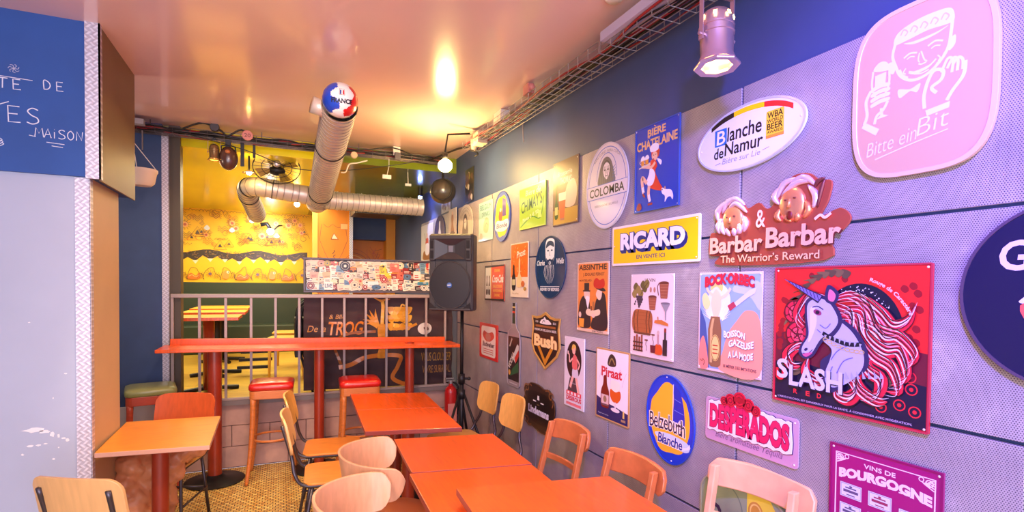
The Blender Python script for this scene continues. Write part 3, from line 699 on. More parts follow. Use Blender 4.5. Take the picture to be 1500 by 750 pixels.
at(tube_chair('orange seated tube chair on the left side of the middle pair, the farther one', PLYO, PLYY, group=G, top=.83), .33, 3.93, -97)
at(tube_chair('orange seated tube chair on the left side of the middle pair, the nearer one', PLYO, PLYP, group=G, top=.83), .31, 3.38, -94)
G = 'plywood chairs leaning near the poster wall'
at(tube_chair('light plywood tube chair with yellow seat nearest the speaker stand', PLYY, PLYY, bw=.30, bh=.22, top=.84, lean=.06, group=G), 1.235, 3.77, 97)
at(tube_chair('light plywood tube chair beside the dark scrolled sign', PLYO, PLYY, bw=.30, bh=.22, top=.84, lean=.06, group=G), 1.215, 3.26, 97)
def wood_chair(label, m, w=.40, top=.83, rh=.108, group='wooden chairs beside the poster wall', name='wooden_chair'):
    T = thing(name, label, 'chair', group=group)
    plate(.40, .38, .43, .02, .07).build('seat', m, T, bevel=.006)
    n = 14; V = []; P = rrect(-w/2, 0, w/2, rh, .035, 5); k = len(P)
    def yy(x, z): return -.235-.08*(z+top-rh-.45)/.4-.035*(1-(x/(w/2))**2)
    # strips across so that the curve shows
    V = []; F = []; N = 16
    for i in range(N+1):
        x = -w/2+w*i/N; e = abs(x)-(w/2-.03); ins = .03-math.sqrt(max(0, .03**2-e*e)) if e > 0 else 0
        z0, z1 = ins, rh-ins
        if abs(z1-z0) < .004: z0, z1 = rh/2-.004-.01, rh/2+.004+.01
        sag = .012*(x/(w/2))**2
        V += [(x, yy(x, z0)+.012, top-rh+z0-sag), (x, yy(x, z1)+.012, top-rh+z1-sag), (x, yy(x, z1)-.010, top-rh+z1-sag), (x, yy(x, z0)-.010, top-rh+z0-sag)]
    for i in range(N):
        a = i*4; b = a+4; F += [(a+j, a+(j+1) % 4, b+(j+1) % 4, b+j) for j in range(4)]
    F += [(3, 2, 1, 0), (N*4, N*4+1, N*4+2, N*4+3)]
    o = MB().add(V, F).build('top_rail', m, T, bevel=.005); smooth_angle(o, 50)
    for s in (-1, 1):
        path = [(s*.172, -.205, 0), (s*.17, -.185, .25), (s*.168, -.19, .45), (s*.160, -.235, .62), (s*.155, -.285, top-.02)]
        mb = MB(); vs = []; fs = []
        for i, (x, y, z) in enumerate(path):
            a, b = .013, .019
            vs += [(x-a, y-b, z), (x+a, y-b, z), (x+a, y+b-.006, z), (x-a, y+b-.006, z)]
        for i in range(len(path)-1):
            q = 4*i; fs += [(q+j, q+(j+1) % 4, q+4+(j+1) % 4, q+4+j) for j in range(4)]
        fs += [(3, 2, 1, 0), tuple(4*(len(path)-1)+j for j in range(4))]
        mb.add(vs, fs).build('rear_leg', m, T, bevel=.004)
        MB().tube([(s*.165, .15, 0), (s*.16, .145, .43)], [.013, .018], 10).build('front_leg', m, T, smooth=True)
    z = top-.21
    pts = [(-.155+.31*i/8, -.215-.08*(z-.45)/.4-.02*(1-((i-4)/4)**2), z) for i in range(9)]
    vs = []; fs = []
    for x, y, zz in pts: vs += [(x, y-.008, zz-.016), (x, y+.008, zz-.016), (x, y+.008, zz+.016), (x, y-.008, zz+.016)]
    for i in range(8): q = 4*i; fs += [(q+j, q+(j+1) % 4, q+4+(j+1) % 4, q+4+j) for j in range(4)]
    MB().add(vs, fs).build('lower_rail', m, T, bevel=.003)
    MB().box((-.15, .125, .385), (.15, .15, .43)).box((-.15, -.19, .385), (.15, -.165, .43)).box((-.175, -.17, .385), (-.15, .13, .43)).box((.15, -.17, .385), (.175, .13, .43)).build('seat_frame', m, T, bevel=.003)
    return T
at(wood_chair('orange-brown wooden chair with curved rail below the small red poster of a dancing woman', BEECHR, w=.37, top=.84), 1.17, 2.50, 94)
at(wood_chair('reddish wooden chair with curved rail left of the blue oval sign', BEECHR, w=.42, top=.83), 1.17, 1.93, 92)
at(wood_chair('pale pinkish wooden chair with wide rail under the pink lettered sign', BEECHP, w=.42, top=.94, rh=.105), 1.27, 1.325, 97)
def tub_chair(label, m, group='bent plywood tub chairs'):
    T = thing('tub_chair', label, 'chair', group=group)
    smooth_angle(MB().lathe([(0, .425), (.20, .425), (.218, .435), (.218, .470), (.20, .486), (.10, .494), (0, .496)], 32).build('seat_pad', BROWNV, T))
    MB().lathe([(.0, .40), (.20, .40), (.20, .425), (0, .425)], 32).build('seat_frame', m, T)
    V = []; F = []; N = 28
    for i in range(N+1):
        t = i/N*2-1; t = math.copysign(1-(1-abs(t))**1.5, t); a = R_(-90+t*98); e = abs(t); h0 = .62+.02*e; h1 = .815-.02*e
        if e > .86: k = (e-.86)/.14; c = math.sqrt(max(0, 1-k*k)); m_ = (h0+h1)/2; h0 = m_-(m_-h0)*max(c, .25); h1 = m_+(h1-m_)*max(c, .25)
        R0 = .215; lean = .03
        for r, z in ((R0, h0), (R0+lean, h1), (R0+lean+.013, h1), (R0+.013, h0)): V.append((r*1.02*cos(a), r*1.0*sin(a), z))
    for i in range(N): q = 4*i; F += [(q+j, q+(j+1) % 4, q+4+(j+1) % 4, q+4+j) for j in range(4)]
    F += [(3, 2, 1, 0), tuple(4*N+j for j in range(4))]
    smooth_angle(MB().add(V, F).build('backrest', m, T, bevel=.003), 50)
    for s in (-1, 1):
        MB().tube([(s*.13, -.15, .43), (s*.15, -.185, .66)], .012, 8).build('back_support', TUBE, T, smooth=True)
        MB().tube([(s*.13, .13, .41), (s*.17, .17, 0)], [.018, .013], 10).build('front_leg', m, T, smooth=True)
        MB().tube([(s*.13, -.13, .41), (s*.17, -.19, 0)], [.018, .013], 10).build('rear_leg', m, T, smooth=True)
    return T
at(tub_chair('bent plywood tub chair with brown padded seat left of the long table', BEECHP), .50, 2.54, -97)
at(tub_chair('pinkish bent plywood tub chair at the bottom edge of the picture', BEECHP), .36, 2.02, -100)

def stool(label, vin, wood, x, y, rz, group='bar stools at the high table'):
    T = thing('bar_stool', label, 'stool', (x, y, 0), R_(rz), group)
    mb = MB(); n = 6; P = lambda s, z: [(px, py, z) for px, py in rrect(-s, -s, s, s, .045, 4)]
    rings = [P(.158, .742), P(.166, .75), P(.168, .775), P(.162, .792), P(.14, .802), P(.09, .808)]
    k = len(rings[0]); V = [v for r in rings for v in r]; F = []
    for i in range(len(rings)-1): F += [(i*k+j, i*k+(j+1) % k, (i+1)*k+(j+1) % k, (i+1)*k+j) for j in range(k)]
    F += [tuple(range(k-1, -1, -1)), tuple((len(rings)-1)*k+j for j in range(k))]
    MB().add(V, F).build('seat_pad', vin, T, smooth=True)
    mb = MB(); mb.prism(rrect(-.160, -.160, .160, .160, .04, 4), .675, .742); mb.build('seat_frame', wood, T, bevel=.004)
    for sx in (-1, 1):
        for sy in (-1, 1):
            path = crom([(sx*.132, sy*.132, .68), (sx*.138, sy*.138, .45), (sx*.155, sy*.155, .2), (sx*.178, sy*.178, 0)], 4); m = len(path)
            MB().tube(path, [.023-.009*i/(m-1) for i in range(m)], 12).build('leg', wood, T, smooth=True)
    MB().tube([(.155*cos(2*pi*i/32), .155*sin(2*pi*i/32), .33) for i in range(32)], .0095, 8, closed=True).build('footrest', wood, T, smooth=True)
    return T
stool('bar stool with red vinyl seat between the first and second red posts', REDV, STOOLW, -.065, 4.77, -3)
stool('bar stool with red vinyl seat behind the middle tables', REDV, STOOLW, .62, 4.64, -3)
stool('reddish bar stool with worn green seat by the blue wall', GREENV, STOOLR, -.93, 4.86, 12)
# the coat over the chair seat
def lump(bm, c, r, rot=0):
    v, f = ellipsoid((0, 0, 0), r, 20, 12); M = Matrix.Translation(c) @ Matrix.Rotation(rot, 4, 'Y'); vs = [bm.verts.new(M @ Vector(p)) for p in v]
    for q in f: bm.faces.new([vs[i] for i in q])
bm = bmesh.new()
for c, r, a in (((-.70, 3.93, .52), (.19, .16, .065), .08), ((-.56, 3.86, .53), (.13, .11, .055), -.15), ((-.82, 3.80, .50), (.10, .13, .075), .5), ((-.85, 3.78, .38), (.085, .12, .12), .1), ((-.80, 3.76, .26), (.10, .11, .13), 0), ((-.74, 3.76, .17), (.10, .10, .11), 0), ((-.84, 3.82, .16), (.07, .10, .12), 0), ((-.66, 3.78, .30), (.07, .05, .13), -.2), ((-.80, 3.95, .45), (.12, .15, .10), .3), ((-.68, 3.78, .44), (.14, .07, .10), .1)): lump(bm, c, r, a)
me = bpy.data.meshes.new('coat'); bm.to_mesh(me); bm.free(); me.materials.append(mat('brown_down', (206, 134, 92), .42, noise=(9, .12)))
coat = bpy.data.objects.new('coat', me); C.objects.link(coat)
tag(coat, 'brown quilted winter coat slumped over the chair under the honey table', 'coat')
r = coat.modifiers.new('r', 'REMESH'); r.mode = 'VOXEL'; r.voxel_size = .010; r.use_smooth_shade = True
tx = bpy.data.textures.new('folds', 'CLOUDS'); tx.noise_scale = .07; d = coat.modifiers.new('d', 'DISPLACE'); d.texture = tx; d.strength = .045; d.mid_level = .5; d.texture_coords = 'OBJECT'
to = None
tx2 = bpy.data.textures.new('quilt', 'STUCCI'); tx2.noise_scale = .05; d2 = coat.modifiers.new('d2', 'DISPLACE'); d2.texture = tx2; d2.strength = .02; d2.texture_coords = 'LOCAL'
d.texture_coords = 'LOCAL'
sm = coat.modifiers.new('s', 'SMOOTH'); sm.iterations = 2
# ============================================================ signs on the poster wall (all in cm on each plate)
K, Wt, Rd = (24, 20, 26), (240, 236, 240), (206, 34, 40)
def arc_warp(cx, cy, r):
    """x runs along an arc of radius r about (cx,cy); y-cy-r is the height above the arc"""
    def f(x, y):
        a = (x-cx)/r; q = r+(y-cy-r); return cx+q*sin(a), cy+q*cos(a)
    return f

# --- large silver squircle with etched man
sq = []
for i in range(64):
    a = 2*pi*i/64; c, s = cos(a), sin(a); e = 2/3.6
    sq.append((18+18*abs(c)**e*(1 if c > 0 else -1), 24+24*abs(s)**e*(1 if s > 0 else -1)))
sg, A = sign('squircle_sign', 'large mirrored silver-gold sign with an etched smiling man raising a glass', sq, (244, 200, 176), 1.064, 1.925, t=.012, rim=((236, 214, 196), 1.2), rough=.34, metal=.45)
E_ = (238, 226, 248); E2 = (206, 184, 212)
def wavy(*p): return crom(p, 6, True)
A.blob(E_, [(11.5, 38), (12.5, 41), (17, 42.6), (22, 42.8), (25.5, 42), (26.3, 39), (25, 38.2), (20, 38.6), (15, 38)])
for x in (14, 16.5, 19, 21.5, 24): A.stroke(E2, [(x-.8, 40), (x, 41.3), (x+1, 40.3), (x+.3, 39.4)], .35)
A.stroke(E_, [(11.8, 38), (11.2, 35), (12, 32), (13.5, 28.5), (16.5, 26.3), (20, 26.6), (23, 28.8), (25, 32), (25.6, 36), (25.8, 38.5)], .8)
A.blob(E_, [(11.6, 33), (10.2, 33.3), (10.2, 31), (11.4, 29.8), (12, 31)]); A.blob(E_, [(25.4, 34), (26.6, 34.6), (26.6, 32.4), (25.4, 31), (24.9, 32)])
E2 = E_
A.stroke(E_, [(13.2, 30.4), (14, 28.6), (15.4, 27.4)], .5); A.stroke(E_, [(24.3, 31), (23.6, 29.6), (22.4, 28.6)], .5); A.blob(E_, [(15.4, 28.6), (18, 27.6), (22, 29.4), (20, 28.9), (17.8, 28.6)]); A.stroke(E_, [(14.8, 30.2), (14.2, 29.2), (14.8, 28.6)], .35); A.stroke(E_, [(22.6, 30.8), (23.2, 30), (22.8, 29.2)], .35)
A.stroke(E_, [(18.2, 33.2), (17.9, 31.4), (18.3, 30.6)], .35); A.blob(E_, [(14, 37.4), (17, 37), (22, 37.2), (25, 37.8), (22, 36.6), (17, 36.2)])
A.stroke(E2, [(14.2, 33.2), (15.8, 34), (17.6, 33.5)], .5); A.stroke(E2, [(20.2, 34.2), (22, 34.9), (23.8, 34.2)], .5)
A.stroke(E2, [(15, 32.6), (16, 33), (17, 32.6)], .35); A.stroke(E2, [(21, 33.2), (22, 33.6), (23.2, 33.2)], .35)
A.stroke(E2, [(18.6, 33.5), (19.4, 31), (20, 30.2), (18.8, 29.9), (18, 30.3)], .4); A.stroke(E2, [(15.6, 29), (17.5, 28.2), (20, 28.3), (22.3, 30)], .45); A.stroke(E2, [(17, 27.8), (18.8, 27.4), (20.6, 27.8)], .35)
A.blob(E_, [(13, 24.8), (13.4, 22.3), (16, 23.4), (17.8, 22.6), (18.6, 24.8), (16, 24)]) 
for P in ([(6, 32.5), (7.5, 34.5), (9.6, 34), (10.5, 31.5)],): A.blob(E_, P)
A.stroke(E_, [(5.9, 32.5), (5.6, 28), (7, 24)], .6); A.stroke(E_, [(10.4, 32), (10.4, 27.5), (9, 24)], .6); A.poly(E_, [(6.5, 31), (9.6, 31.2), (9.4, 27.8), (6.4, 27.5)])
for k in range(4): A.blob(E_, [(5.5, 27.4-k*1.5), (8, 28.2-k*1.5), (10.6, 27.8-k*1.4), (10.4, 26.9-k*1.4), (8, 27-k*1.5), (5.6, 26.4-k*1.5)])
A.stroke(E_, [(5.4, 27), (4, 24), (4.4, 20), (3.6, 17.4)], .9); A.stroke(E_, [(10.2, 22.6), (9, 20.4), (7.2, 19), (6.6, 16.8)], .8); A.poly(E_, [(2.8, 16.6), (7, 13.4), (8, 15), (3.8, 18)])
A.poly(E_, [(8, 21), (8.8, 21), (9, 19), (10.5, 18.3), (7, 18), (8.2, 19)])
A.stroke(E_, [(19.8, 17.4), (19.6, 21), (20.6, 25), (22, 27), (24, 26.2), (23.6, 24), (21.4, 22.6), (22.6, 20.8)], .9)
for k in range(3): A.stroke(E_, [(23.6+k*1.3, 25.8+k*.6), (25+k*1.2, 29-k*.3), (26.2+k*1.1, 28.2-k*.4), (26+k*1.2, 25)], .7)
A.stroke(E_, [(29, 27), (28.6, 23.4), (26.4, 20.4), (25, 18)], .9); A.poly(E_, [(20, 16.8), (25.8, 17.6), (25.6, 16), (20.4, 15.2)])
A.text(E_, 'Bitte ein', 4.5, 7.2, 13.5, 4, -.012, .3, rot=10); A.text(E_, 'Bit', 18, 10.2, 7.5, 4.6, -.012, .3, rot=10); A.stroke(E_, [(7, 6.2), (16, 8.4), (25.5, 10.4)], .3)
A.build(sg)

# --- oval white sign, tricolour band
o_ = oval(25, 12.5, 25, 12.3, 56, 3)
sg, A = sign('oval_sign', 'wide white oval sign with black gothic lettering and a black, yellow and red band', o_, (222, 230, 246), 1.722, 2.056, t=.010, rim=((206, 216, 240), .7), holes=((2, 11.5), (48, 13.5)))
for c, a, b in ((K, 7.5, 19), ((246, 214, 20), 19, 33), ((226, 40, 44), 33, 45)):
    P = [(x, 17.6+(x-7)*.16+.0*x) for x in (a, (a+b)/2, b)]
    def top_(x): return min(17.9+(x-7)*.19, 12.5+12.3*math.sqrt(max(0, 1-((x-25)/25)**2))-.9)
    n_ = 8; up = [(a+(b-a)*i/n_, 12.5+10.9*math.sqrt(max(0, 1-((a+(b-a)*i/n_-25)/24)**2))+.2) for i in range(n_+1)]; lo = [(x, y-2.0) for x, y in up]
    A.poly(c, lo+up[::-1])
A.rect((30, 110, 190), 9.5, 11.6, 15.6, 18.2); A.text(Wt, 'B', 10.4, 12.2, 4.4, 5.4, .01, .06)
A.text(K, 'lanche', 15.8, 12.4, 16.2, 5.6, .015, .06); A.text(K, 'de', 9, 6.6, 5, 4.4, .015, .06); A.text(K, 'Namur', 14.6, 7, 18, 5, .015, .06)
A.text((150, 150, 170), 'Bière sur Lie', 13.5, 4, 18, 2.2, 0, .2); A.stroke((150, 150, 170), [(10, 4.4), (12.6, 4.8)], .25); A.stroke((150, 150, 170), [(32.6, 5.4), (35.5, 6)], .25)
A.rect((246, 204, 60), 34, 9, 41.5, 18.8, .6)
for i, (w_, y, h) in enumerate((('WBA', 16, 2.3), ('WORLD', 14.4, 1.4), ('BEER', 12, 2.2), ('AWARDS', 10.6, 1.1))): A.text(K, w_, 34.5, y, 6.5, h, .02)
A.rect((236, 150, 60), 34, 9, 41.5, 10.1)
A.build(sg)

# --- embossed copper sign with two warriors
ol = [(0, 5), (.5, 13.2), (4, 14), (3, 20), (6, 24.5), (11, 26.6), (16, 25), (19, 21.5), (24, 23), (27, 20.5), (30, 21), (32, 26), (38, 30.2), (44, 30), (48, 27), (52, 26), (51, 20), (48.5, 15), (55, 17), (58.5, 13.6), (56, 10), (51.5, 8), (50, .6), (6, .4), (5.5, 4)]
sg, A = sign('shaped_sign', 'embossed copper coloured cut-out sign with two bearded warrior heads above gothic letters', crom(ol, 4, True), (214, 106, 84), 1.650, 1.690, t=.008, rough=.28, metal=.55)
CP = mat('copper_relief', (240, 166, 122), .25, .6, coat=.4); SV = mat('pale_relief', (232, 214, 230), .28, .45, coat=.4); CD = mat('dark_relief', (120, 60, 66), .35, .4)
mb = MB()
def relief(m, P, c, r): mb2 = MB().ell((c[0]*U, c[1]*U, .011), (r[0]*U, r[1]*U, .016), 16, 8); return mb2.build(P, m, sg, smooth=True)
relief(CP, 'face', (12, 18), (5.2, 6)); relief(CP, 'face', (38, 20.5), (5.2, 6.2))
def tuft(name, m, lines, r):
    b = MB()
    for L in lines: P = crom([(x*U, y*U, .014) for x, y in L], 4); n_ = len(P); b.tube(P, [max(.0008, r*U*math.sin(pi*(i+.6)/(n_+.2))) for i in range(n_)], 7)
    return b.build(name, m, sg, smooth=True)
tuft('hair', SV, [[(5, 18), (4.5, 22), (8, 25.5)], [(7, 21), (10, 25.4), (15, 25.6)], [(8, 23), (13, 26), (18, 23)], [(10, 22), (14, 24), (19, 20)], [(4, 20), (7, 24), (12, 25)]], 1.2)
tuft('beard', SV, [[(8, 18), (7, 15), (8.6, 12.4)], [(10, 15.6), (10.2, 13.6), (11, 11.6)], [(12.5, 15.6), (13.4, 13.4), (13, 11.4)], [(15, 16.6), (16, 14), (15, 12)], [(6.6, 19), (5, 16), (6, 13)], [(17, 19), (18.6, 16), (17.6, 12.6)]], 1.3)
tuft('hair', SV, [[(32, 23), (35, 28), (41, 29)], [(34, 24), (40, 27.6), (46, 27)], [(36, 26), (42, 29), (47, 25.5)], [(33, 21), (31, 24), (34, 27.5)], [(44, 26), (47, 22), (46, 18)]], 1.2)
tuft('beard', CP, [[(34, 19.6), (32.4, 17), (34, 15)], [(37, 17.4), (36.4, 16), (38, 14.4)], [(40, 17.4), (40.6, 16), (39.5, 14.4)], [(43, 21), (44.5, 18), (42.6, 15)]], 1.2)
tuft('axe', CD, [[(50, 27), (48.6, 23), (47.5, 18)], [(50, 27.5), (47.5, 26.5), (46.5, 24.8)]], .8)
for x, y in ((10.4, 19), (14, 19.2), (36.5, 22), (40, 22.3)): MB().ell((x*U, y*U, .026), (.006, .003, .003), 10, 6).build('eye', CD, sg, smooth=True)
MB().ell((.122, .145, .025), (.011, .007, .004), 12, 6).build('mouth', mat('mouth_red', (120, 30, 30), .4), sg, smooth=True); MB().ell((.38, .165, .025), (.012, .016, .004), 12, 6).build('mouth', mat('mouth_red', (120, 30, 30), .4), sg, smooth=True)
MB().tube([(.122, .19, .027), (.122, .165, .031)], [.003, .006], 8).tube([(.382, .222, .027), (.380, .192, .031)], [.003, .006], 8).build('nose', CP, sg, smooth=True)
A.z = .0185
for t_, x, y, w, h in (('Barbar', 1, 5.0, 25.6, 6.6), ('Barbar', 28, 5.8, 28, 7.4)): A.text((246, 186, 156), t_, x, y, w, h, .03, .02, sh=((96, 36, 40), .5, -.5))
A.stroke((250, 214, 196), [(47, 14.2), (49, 15.4), (50.6, 14.4), (52.6, 15.6)], .9)
A.text((246, 196, 150), 'The Warrior’s Reward', 7, 1.2, 42, 2.9, .012, .0, sh=((90, 30, 40), .15, -.15)); A.text((250, 220, 200), '&', 23.6, 13.6, 4.2, 6.5, .01)
A.build(sg)

# --- blue poster, waitress and dog
sg, A = sign('enamel_poster', 'blue enamel poster of a waitress in white cap carrying beers with a small white dog', [(0, 0), (32, 0), (32, 41), (0, 41)], (26, 64, 176), 2.158, 1.971, rim=((60, 96, 196), .6), holes=corners(32, 41))
Y_ = (232, 186, 110)
A.text(Y_, 'BIERE', 9.5, 35.4, 13, 3.6, .03); A.stroke(Y_, [(15.4, 39.4), (14.2, 40.1)], .5, smooth=False); A.text(Y_, 'CHATELAINE', 1.5, 29.8, 29, 4.4, .03); A.stroke(Y_, [(9.6, 34.7), (10.4, 35.4), (11.2, 34.7)], .4, smooth=False)
SK = (240, 190, 160)
A.blob((206, 60, 30), [(12.5, 27), (13, 28.6), (16, 28.5), (18.4, 28), (17.5, 24.6), (13.4, 24.4)]); A.oval(SK, 15, 25.4, 2.0, 2.3, 15)
A.blob(Wt, [(12, 28), (11.6, 30.4), (14.6, 31.6), (17.6, 30.6), (17.6, 28.2), (15, 27.6)]); A.oval((150, 40, 40), 14, 24.2, .6, .3); A.oval(K, 14.3, 26, .3, .25); A.oval(K, 15.8, 26.1, .3, .25)
A.blob(Wt, [(17, 24), (20, 22.4), (19.4, 20.5), (17.4, 22.6)])
A.blob((220, 50, 36), [(12, 23.5), (15.5, 23.4), (17, 20.5), (15.6, 18), (19, 12), (21.5, 8.4), (15, 9.6), (10, 12.4), (11.4, 17)]); A.blob(Wt, [(11.6, 20), (14, 19.4), (15.6, 16.4), (14, 12.4), (10.6, 12), (9.4, 14.4), (11, 17.6)])
A.stroke(SK, [(12, 22.5), (9, 21.6), (5.4, 22.3)], 1.6); A.stroke(SK, [(15.5, 22.5), (12.4, 20.6), (7, 22)], 1.4)
A.poly((220, 210, 200), [(3.4, 21.8), (12, 22.9), (12, 22.3), (3.4, 21.2)])
for x in (5, 8.2): A.rect((226, 150, 50), x, 22.6, x+2.4, 25.4); A.blob(Wt, [(x-.3, 25), (x+.3, 26.8), (x+2, 27), (x+2.8, 25.2)]); A.stroke((230, 210, 190), [(x-.1, 25), (x-1, 24.4), (x-.2, 23.2)], .4)
A.stroke(SK, [(9.6, 13.4), (6, 16.6), (6.4, 12), (7.2, 9)], 2.0); A.stroke(Wt, [(6.6, 12), (7, 9.4)], 1.7); A.stroke((170, 50, 40), [(6.6, 8.6), (8.2, 7)], 1.1)
A.stroke(SK, [(11.4, 12), (11, 8), (12, 4.6)], 2.0); A.stroke(Wt, [(11.2, 7.8), (12, 4.2)], 1.6); A.stroke((170, 50, 40), [(10.6, 3), (14, 3.2)], 1.0)
A.blob(Wt, [(20.6, 9.4), (23.5, 8.4), (27, 7.6), (28.4, 5), (28, 3), (26.6, 4.6), (24.6, 4.4), (22.8, 2.6), (22.8, 5.4), (20.8, 7)]); A.oval((60, 50, 60), 20.9, 8.6, .35); A.blob((186, 150, 130), [(22, 9), (23, 10), (23.4, 8.4)])
A.blob((170, 60, 50), [(2, 1.8), (3, 4.2), (5, 4.2), (6, 1.8), (4, .8)]); A.build(sg)

# --- white oval sign with hooded woman
sg, A = sign('oval_sign', 'upright pale oval sign with a hooded woman above black capital letters', oval(20, 23.3, 20, 23.3, 56), (222, 216, 224), 2.609, 1.921, rim=((200, 200, 222), .6))
A.ring((84, 112, 196), 20, 23.3, 17.6, 21, .45, 60); A.ring((84, 112, 196), 20, 27, 9.6, 14, .4, 40, a0=0, a1=180)
A.text((120, 120, 130), 'BIERE CORSE · BIERA CORSA', 7.5, 41.4, 25, 1.5, 0, warp=arc_warp(20, 23.3, 18))
A.blob((96, 90, 104), [(12.4, 24), (12.8, 31), (16, 37.5), (20, 39), (24, 36.6), (26.6, 30.6), (27.4, 24)]); A.blob((226, 216, 222), [(16.6, 30.6), (17, 34.2), (19.8, 36), (22.6, 34.2), (22.9, 30.4), (20, 26.8)])
for k in range(7): A.stroke((50, 46, 56), [(13.2+k*2.1, 24.2), (13.6+k*1.8, 29), (15.6+k*1.2, 34)], .3)
A.oval(K, 18.3, 32, .7, .4); A.oval(K, 21.4, 32, .7, .4); A.stroke(K, [(18.6, 28.9), (20, 28.6), (21.2, 28.9)], .4); A.stroke(K, [(19.9, 32), (19.7, 30.3), (20.3, 30.2)], .2)
A.stroke(K, [(16.4, 32), (16.8, 35), (20, 36.8), (23, 34.6), (23.1, 31)], .5)
for k in range(5): A.stroke((60, 90, 160), [(26, 25+k*1.7), (29, 26.5+k*1.8)], .7, taper=True)
A.rect((222, 216, 224), .9, 17.4, 39.1, 24.4) ; A.stroke((84, 112, 196), [(.9, 24.5), (39.1, 24.5)], .35, smooth=False); A.stroke((84, 112, 196), [(.8, 17.2), (39.2, 17.2)], .35, smooth=False)
A.text((34, 30, 36), 'COLOMBA', 3.4, 18.4, 33, 4.8, .018); A.text((120, 120, 130), 'BIÈRE BLANCHE DE L’ANGLE', 9, 12.4, 22, 1.6, 0); A.build(sg)

# --- yellow plaque
sg, A = sign('enamel_plaque', 'yellow plaque with a white border and bold white and blue letters', rrect(0, 0, 64.2, 20.6, 1.0), (240, 236, 232), 2.346, 1.714, holes=((2.2, 10.3), (62, 18.6), (62, 2)))
A.rect((250, 212, 20), 1.2, 1.2, 63, 19.4, .4); NB = (26, 34, 120)
for k in range(5): A.text(NB, 'RICARD', 7.2+k*.3, 7.3-k*.3, 48.5, 9.4, .10)
A.lift(); A.text(NB, 'RICARD', 7.0, 7.5, 48.5, 9.4, .10); A.text((246, 246, 250), 'RICARD', 7.4, 7.9, 47.8, 8.7, .055); A.text(NB, 'EN VENTE ICI', 21, 3.0, 21, 1.9, .01)
A.build(sg)

# --- poster with two drinkers (orange)
sg, A = sign('tin_poster', 'orange vintage poster of two dark-dressed drinkers under the word absinthe', rrect(0, 0, 32.8, 40.2, .5), (226, 196, 170), 2.701, 1.343, holes=corners(32.8, 40.2))
A.rect((232, 138, 60), 1.2, 1.8, 31.8, 39.2); A.text((70, 40, 40), 'ABSINTHE', 1.8, 35.6, 28.8, 3.2, .03); A.text((110, 50, 40), 'J. EDOUARD PERNOT', 6.5, 31.8, 22, 2.2, .02); A.text((110, 50, 40), 'MONTBÉLIARD', 2.6, 29, 13, 1.5, .015)
BK = (52, 36, 44)
A.blob(BK, [(2, 3), (2.4, 14), (5.4, 19.8), (10, 20.6), (13.8, 17), (15, 9), (14, 2.6)]); A.blob(BK, [(16, 2.6), (18, 10), (20, 17.4), (24, 22.4), (29, 22), (31, 14), (31, 2.6)])
A.blob((236, 206, 186), [(8.2, 20), (8, 23.6), (13, 23.8), (14, 20.4), (12.6, 16), (10.6, 18)]); A.blob(Wt, [(9.6, 20), (13.6, 20), (13, 15.6), (11.8, 13.6)]); A.rect(BK, 8, 23.4, 13.2, 28.2); A.rect(BK, 6.6, 23.2, 14.4, 24)
A.blob((244, 214, 190), [(21.4, 20), (20.4, 22), (22.4, 24.6), (26, 24.6), (26, 20.6), (24, 18.6)]); A.blob(BK, [(19.5, 25.6), (26, 26), (30, 24), (26, 23.6)]); A.blob((206, 40, 36), [(18.4, 26), (18.2, 29.4), (21, 31), (24, 29.8), (28, 30.4), (28.8, 26.4), (24, 25)])
A.blob((240, 214, 180), [(10, 11), (12, 13.4), (18, 12.6), (24, 13.4), (24.6, 10.8), (20, 9.4), (13, 9.4)]); A.rect((180, 120, 70), 17, 12.6, 18.8, 17.6); A.rect((120, 60, 40), 15.2, 12.4, 16.4, 15)
A.oval((236, 206, 186), 3.6, 9.6, 1.5, 1.7); A.poly((240, 160, 60), [(3, 2.4), (7.8, 2.4), (8.4, 7.4), (2.6, 7.4)]); A.oval((236, 206, 186), 18, 9.6, 1.8, 1.2)
A.text((90, 60, 60), 'IMP. PARIS', 17, .4, 11, .9, 0); A.build(sg)

# --- cream poster of wine tools
sg, A = sign('tin_poster', 'cream poster of wine things: grapes, baskets, barrel, corkscrews and bottles', rrect(0, 0, 31.6, 40.2, .5), (232, 214, 214), 2.177, 1.265, holes=corners(31.6, 40.2))
A.text((90, 70, 80), 'LE VIN', 11, 36.4, 7.6, 1.6, .015)
random.seed(11)
for x, y in [(4, 34), (6, 32.6), (9.6, 35), (11, 33.4), (8, 30.6), (3, 30.6), (12.6, 35.6)]: A.blob(random.choice([(130, 116, 60), (104, 92, 50), (150, 130, 70)]), [(x-2, y), (x, y+2.1), (x+2, y+.5), (x+1, y-2), (x-1, y-1.8)])
A.stroke((90, 70, 40), [(13.6, 36.2), (10, 33), (8, 30)], .5)
for r, (x, y, n_) in enumerate(((5, 29, 4), (5.4, 27.8, 4), (6, 26.6, 3), (6.4, 25.4, 2), (6.8, 24.3, 1))):
    for k in range(n_): A.oval((74, 56, 70), x+k*1.25, y, .75, n=10)
for x, y in ((4, 26.6), (3.4, 25.4)): A.oval((74, 56, 70), x, y, .6, n=10)
for x in (15.6, 18.4): A.oval((186, 130, 110), x, 32.6, .8, 1.3); 
for x, y, w, h in ((21.8, 28.6, 6.6, 7.2), (14, 23, 6, 6.2)):
    A.poly((156, 88, 66), [(x+1, y), (x+w-1, y), (x+w, y+h), (x, y+h)]); A.oval((110, 56, 46), x+w/2, y+h, w/2, .8)
    for q in range(5): A.stroke((190, 130, 100), [(x+.6, y+.8+q*h/5), (x+w-.6, y+.8+q*h/5)], .2, smooth=False)
A.stroke((110, 56, 46), [(21.4, 30), (20.6, 34), (22, 36)], .5)
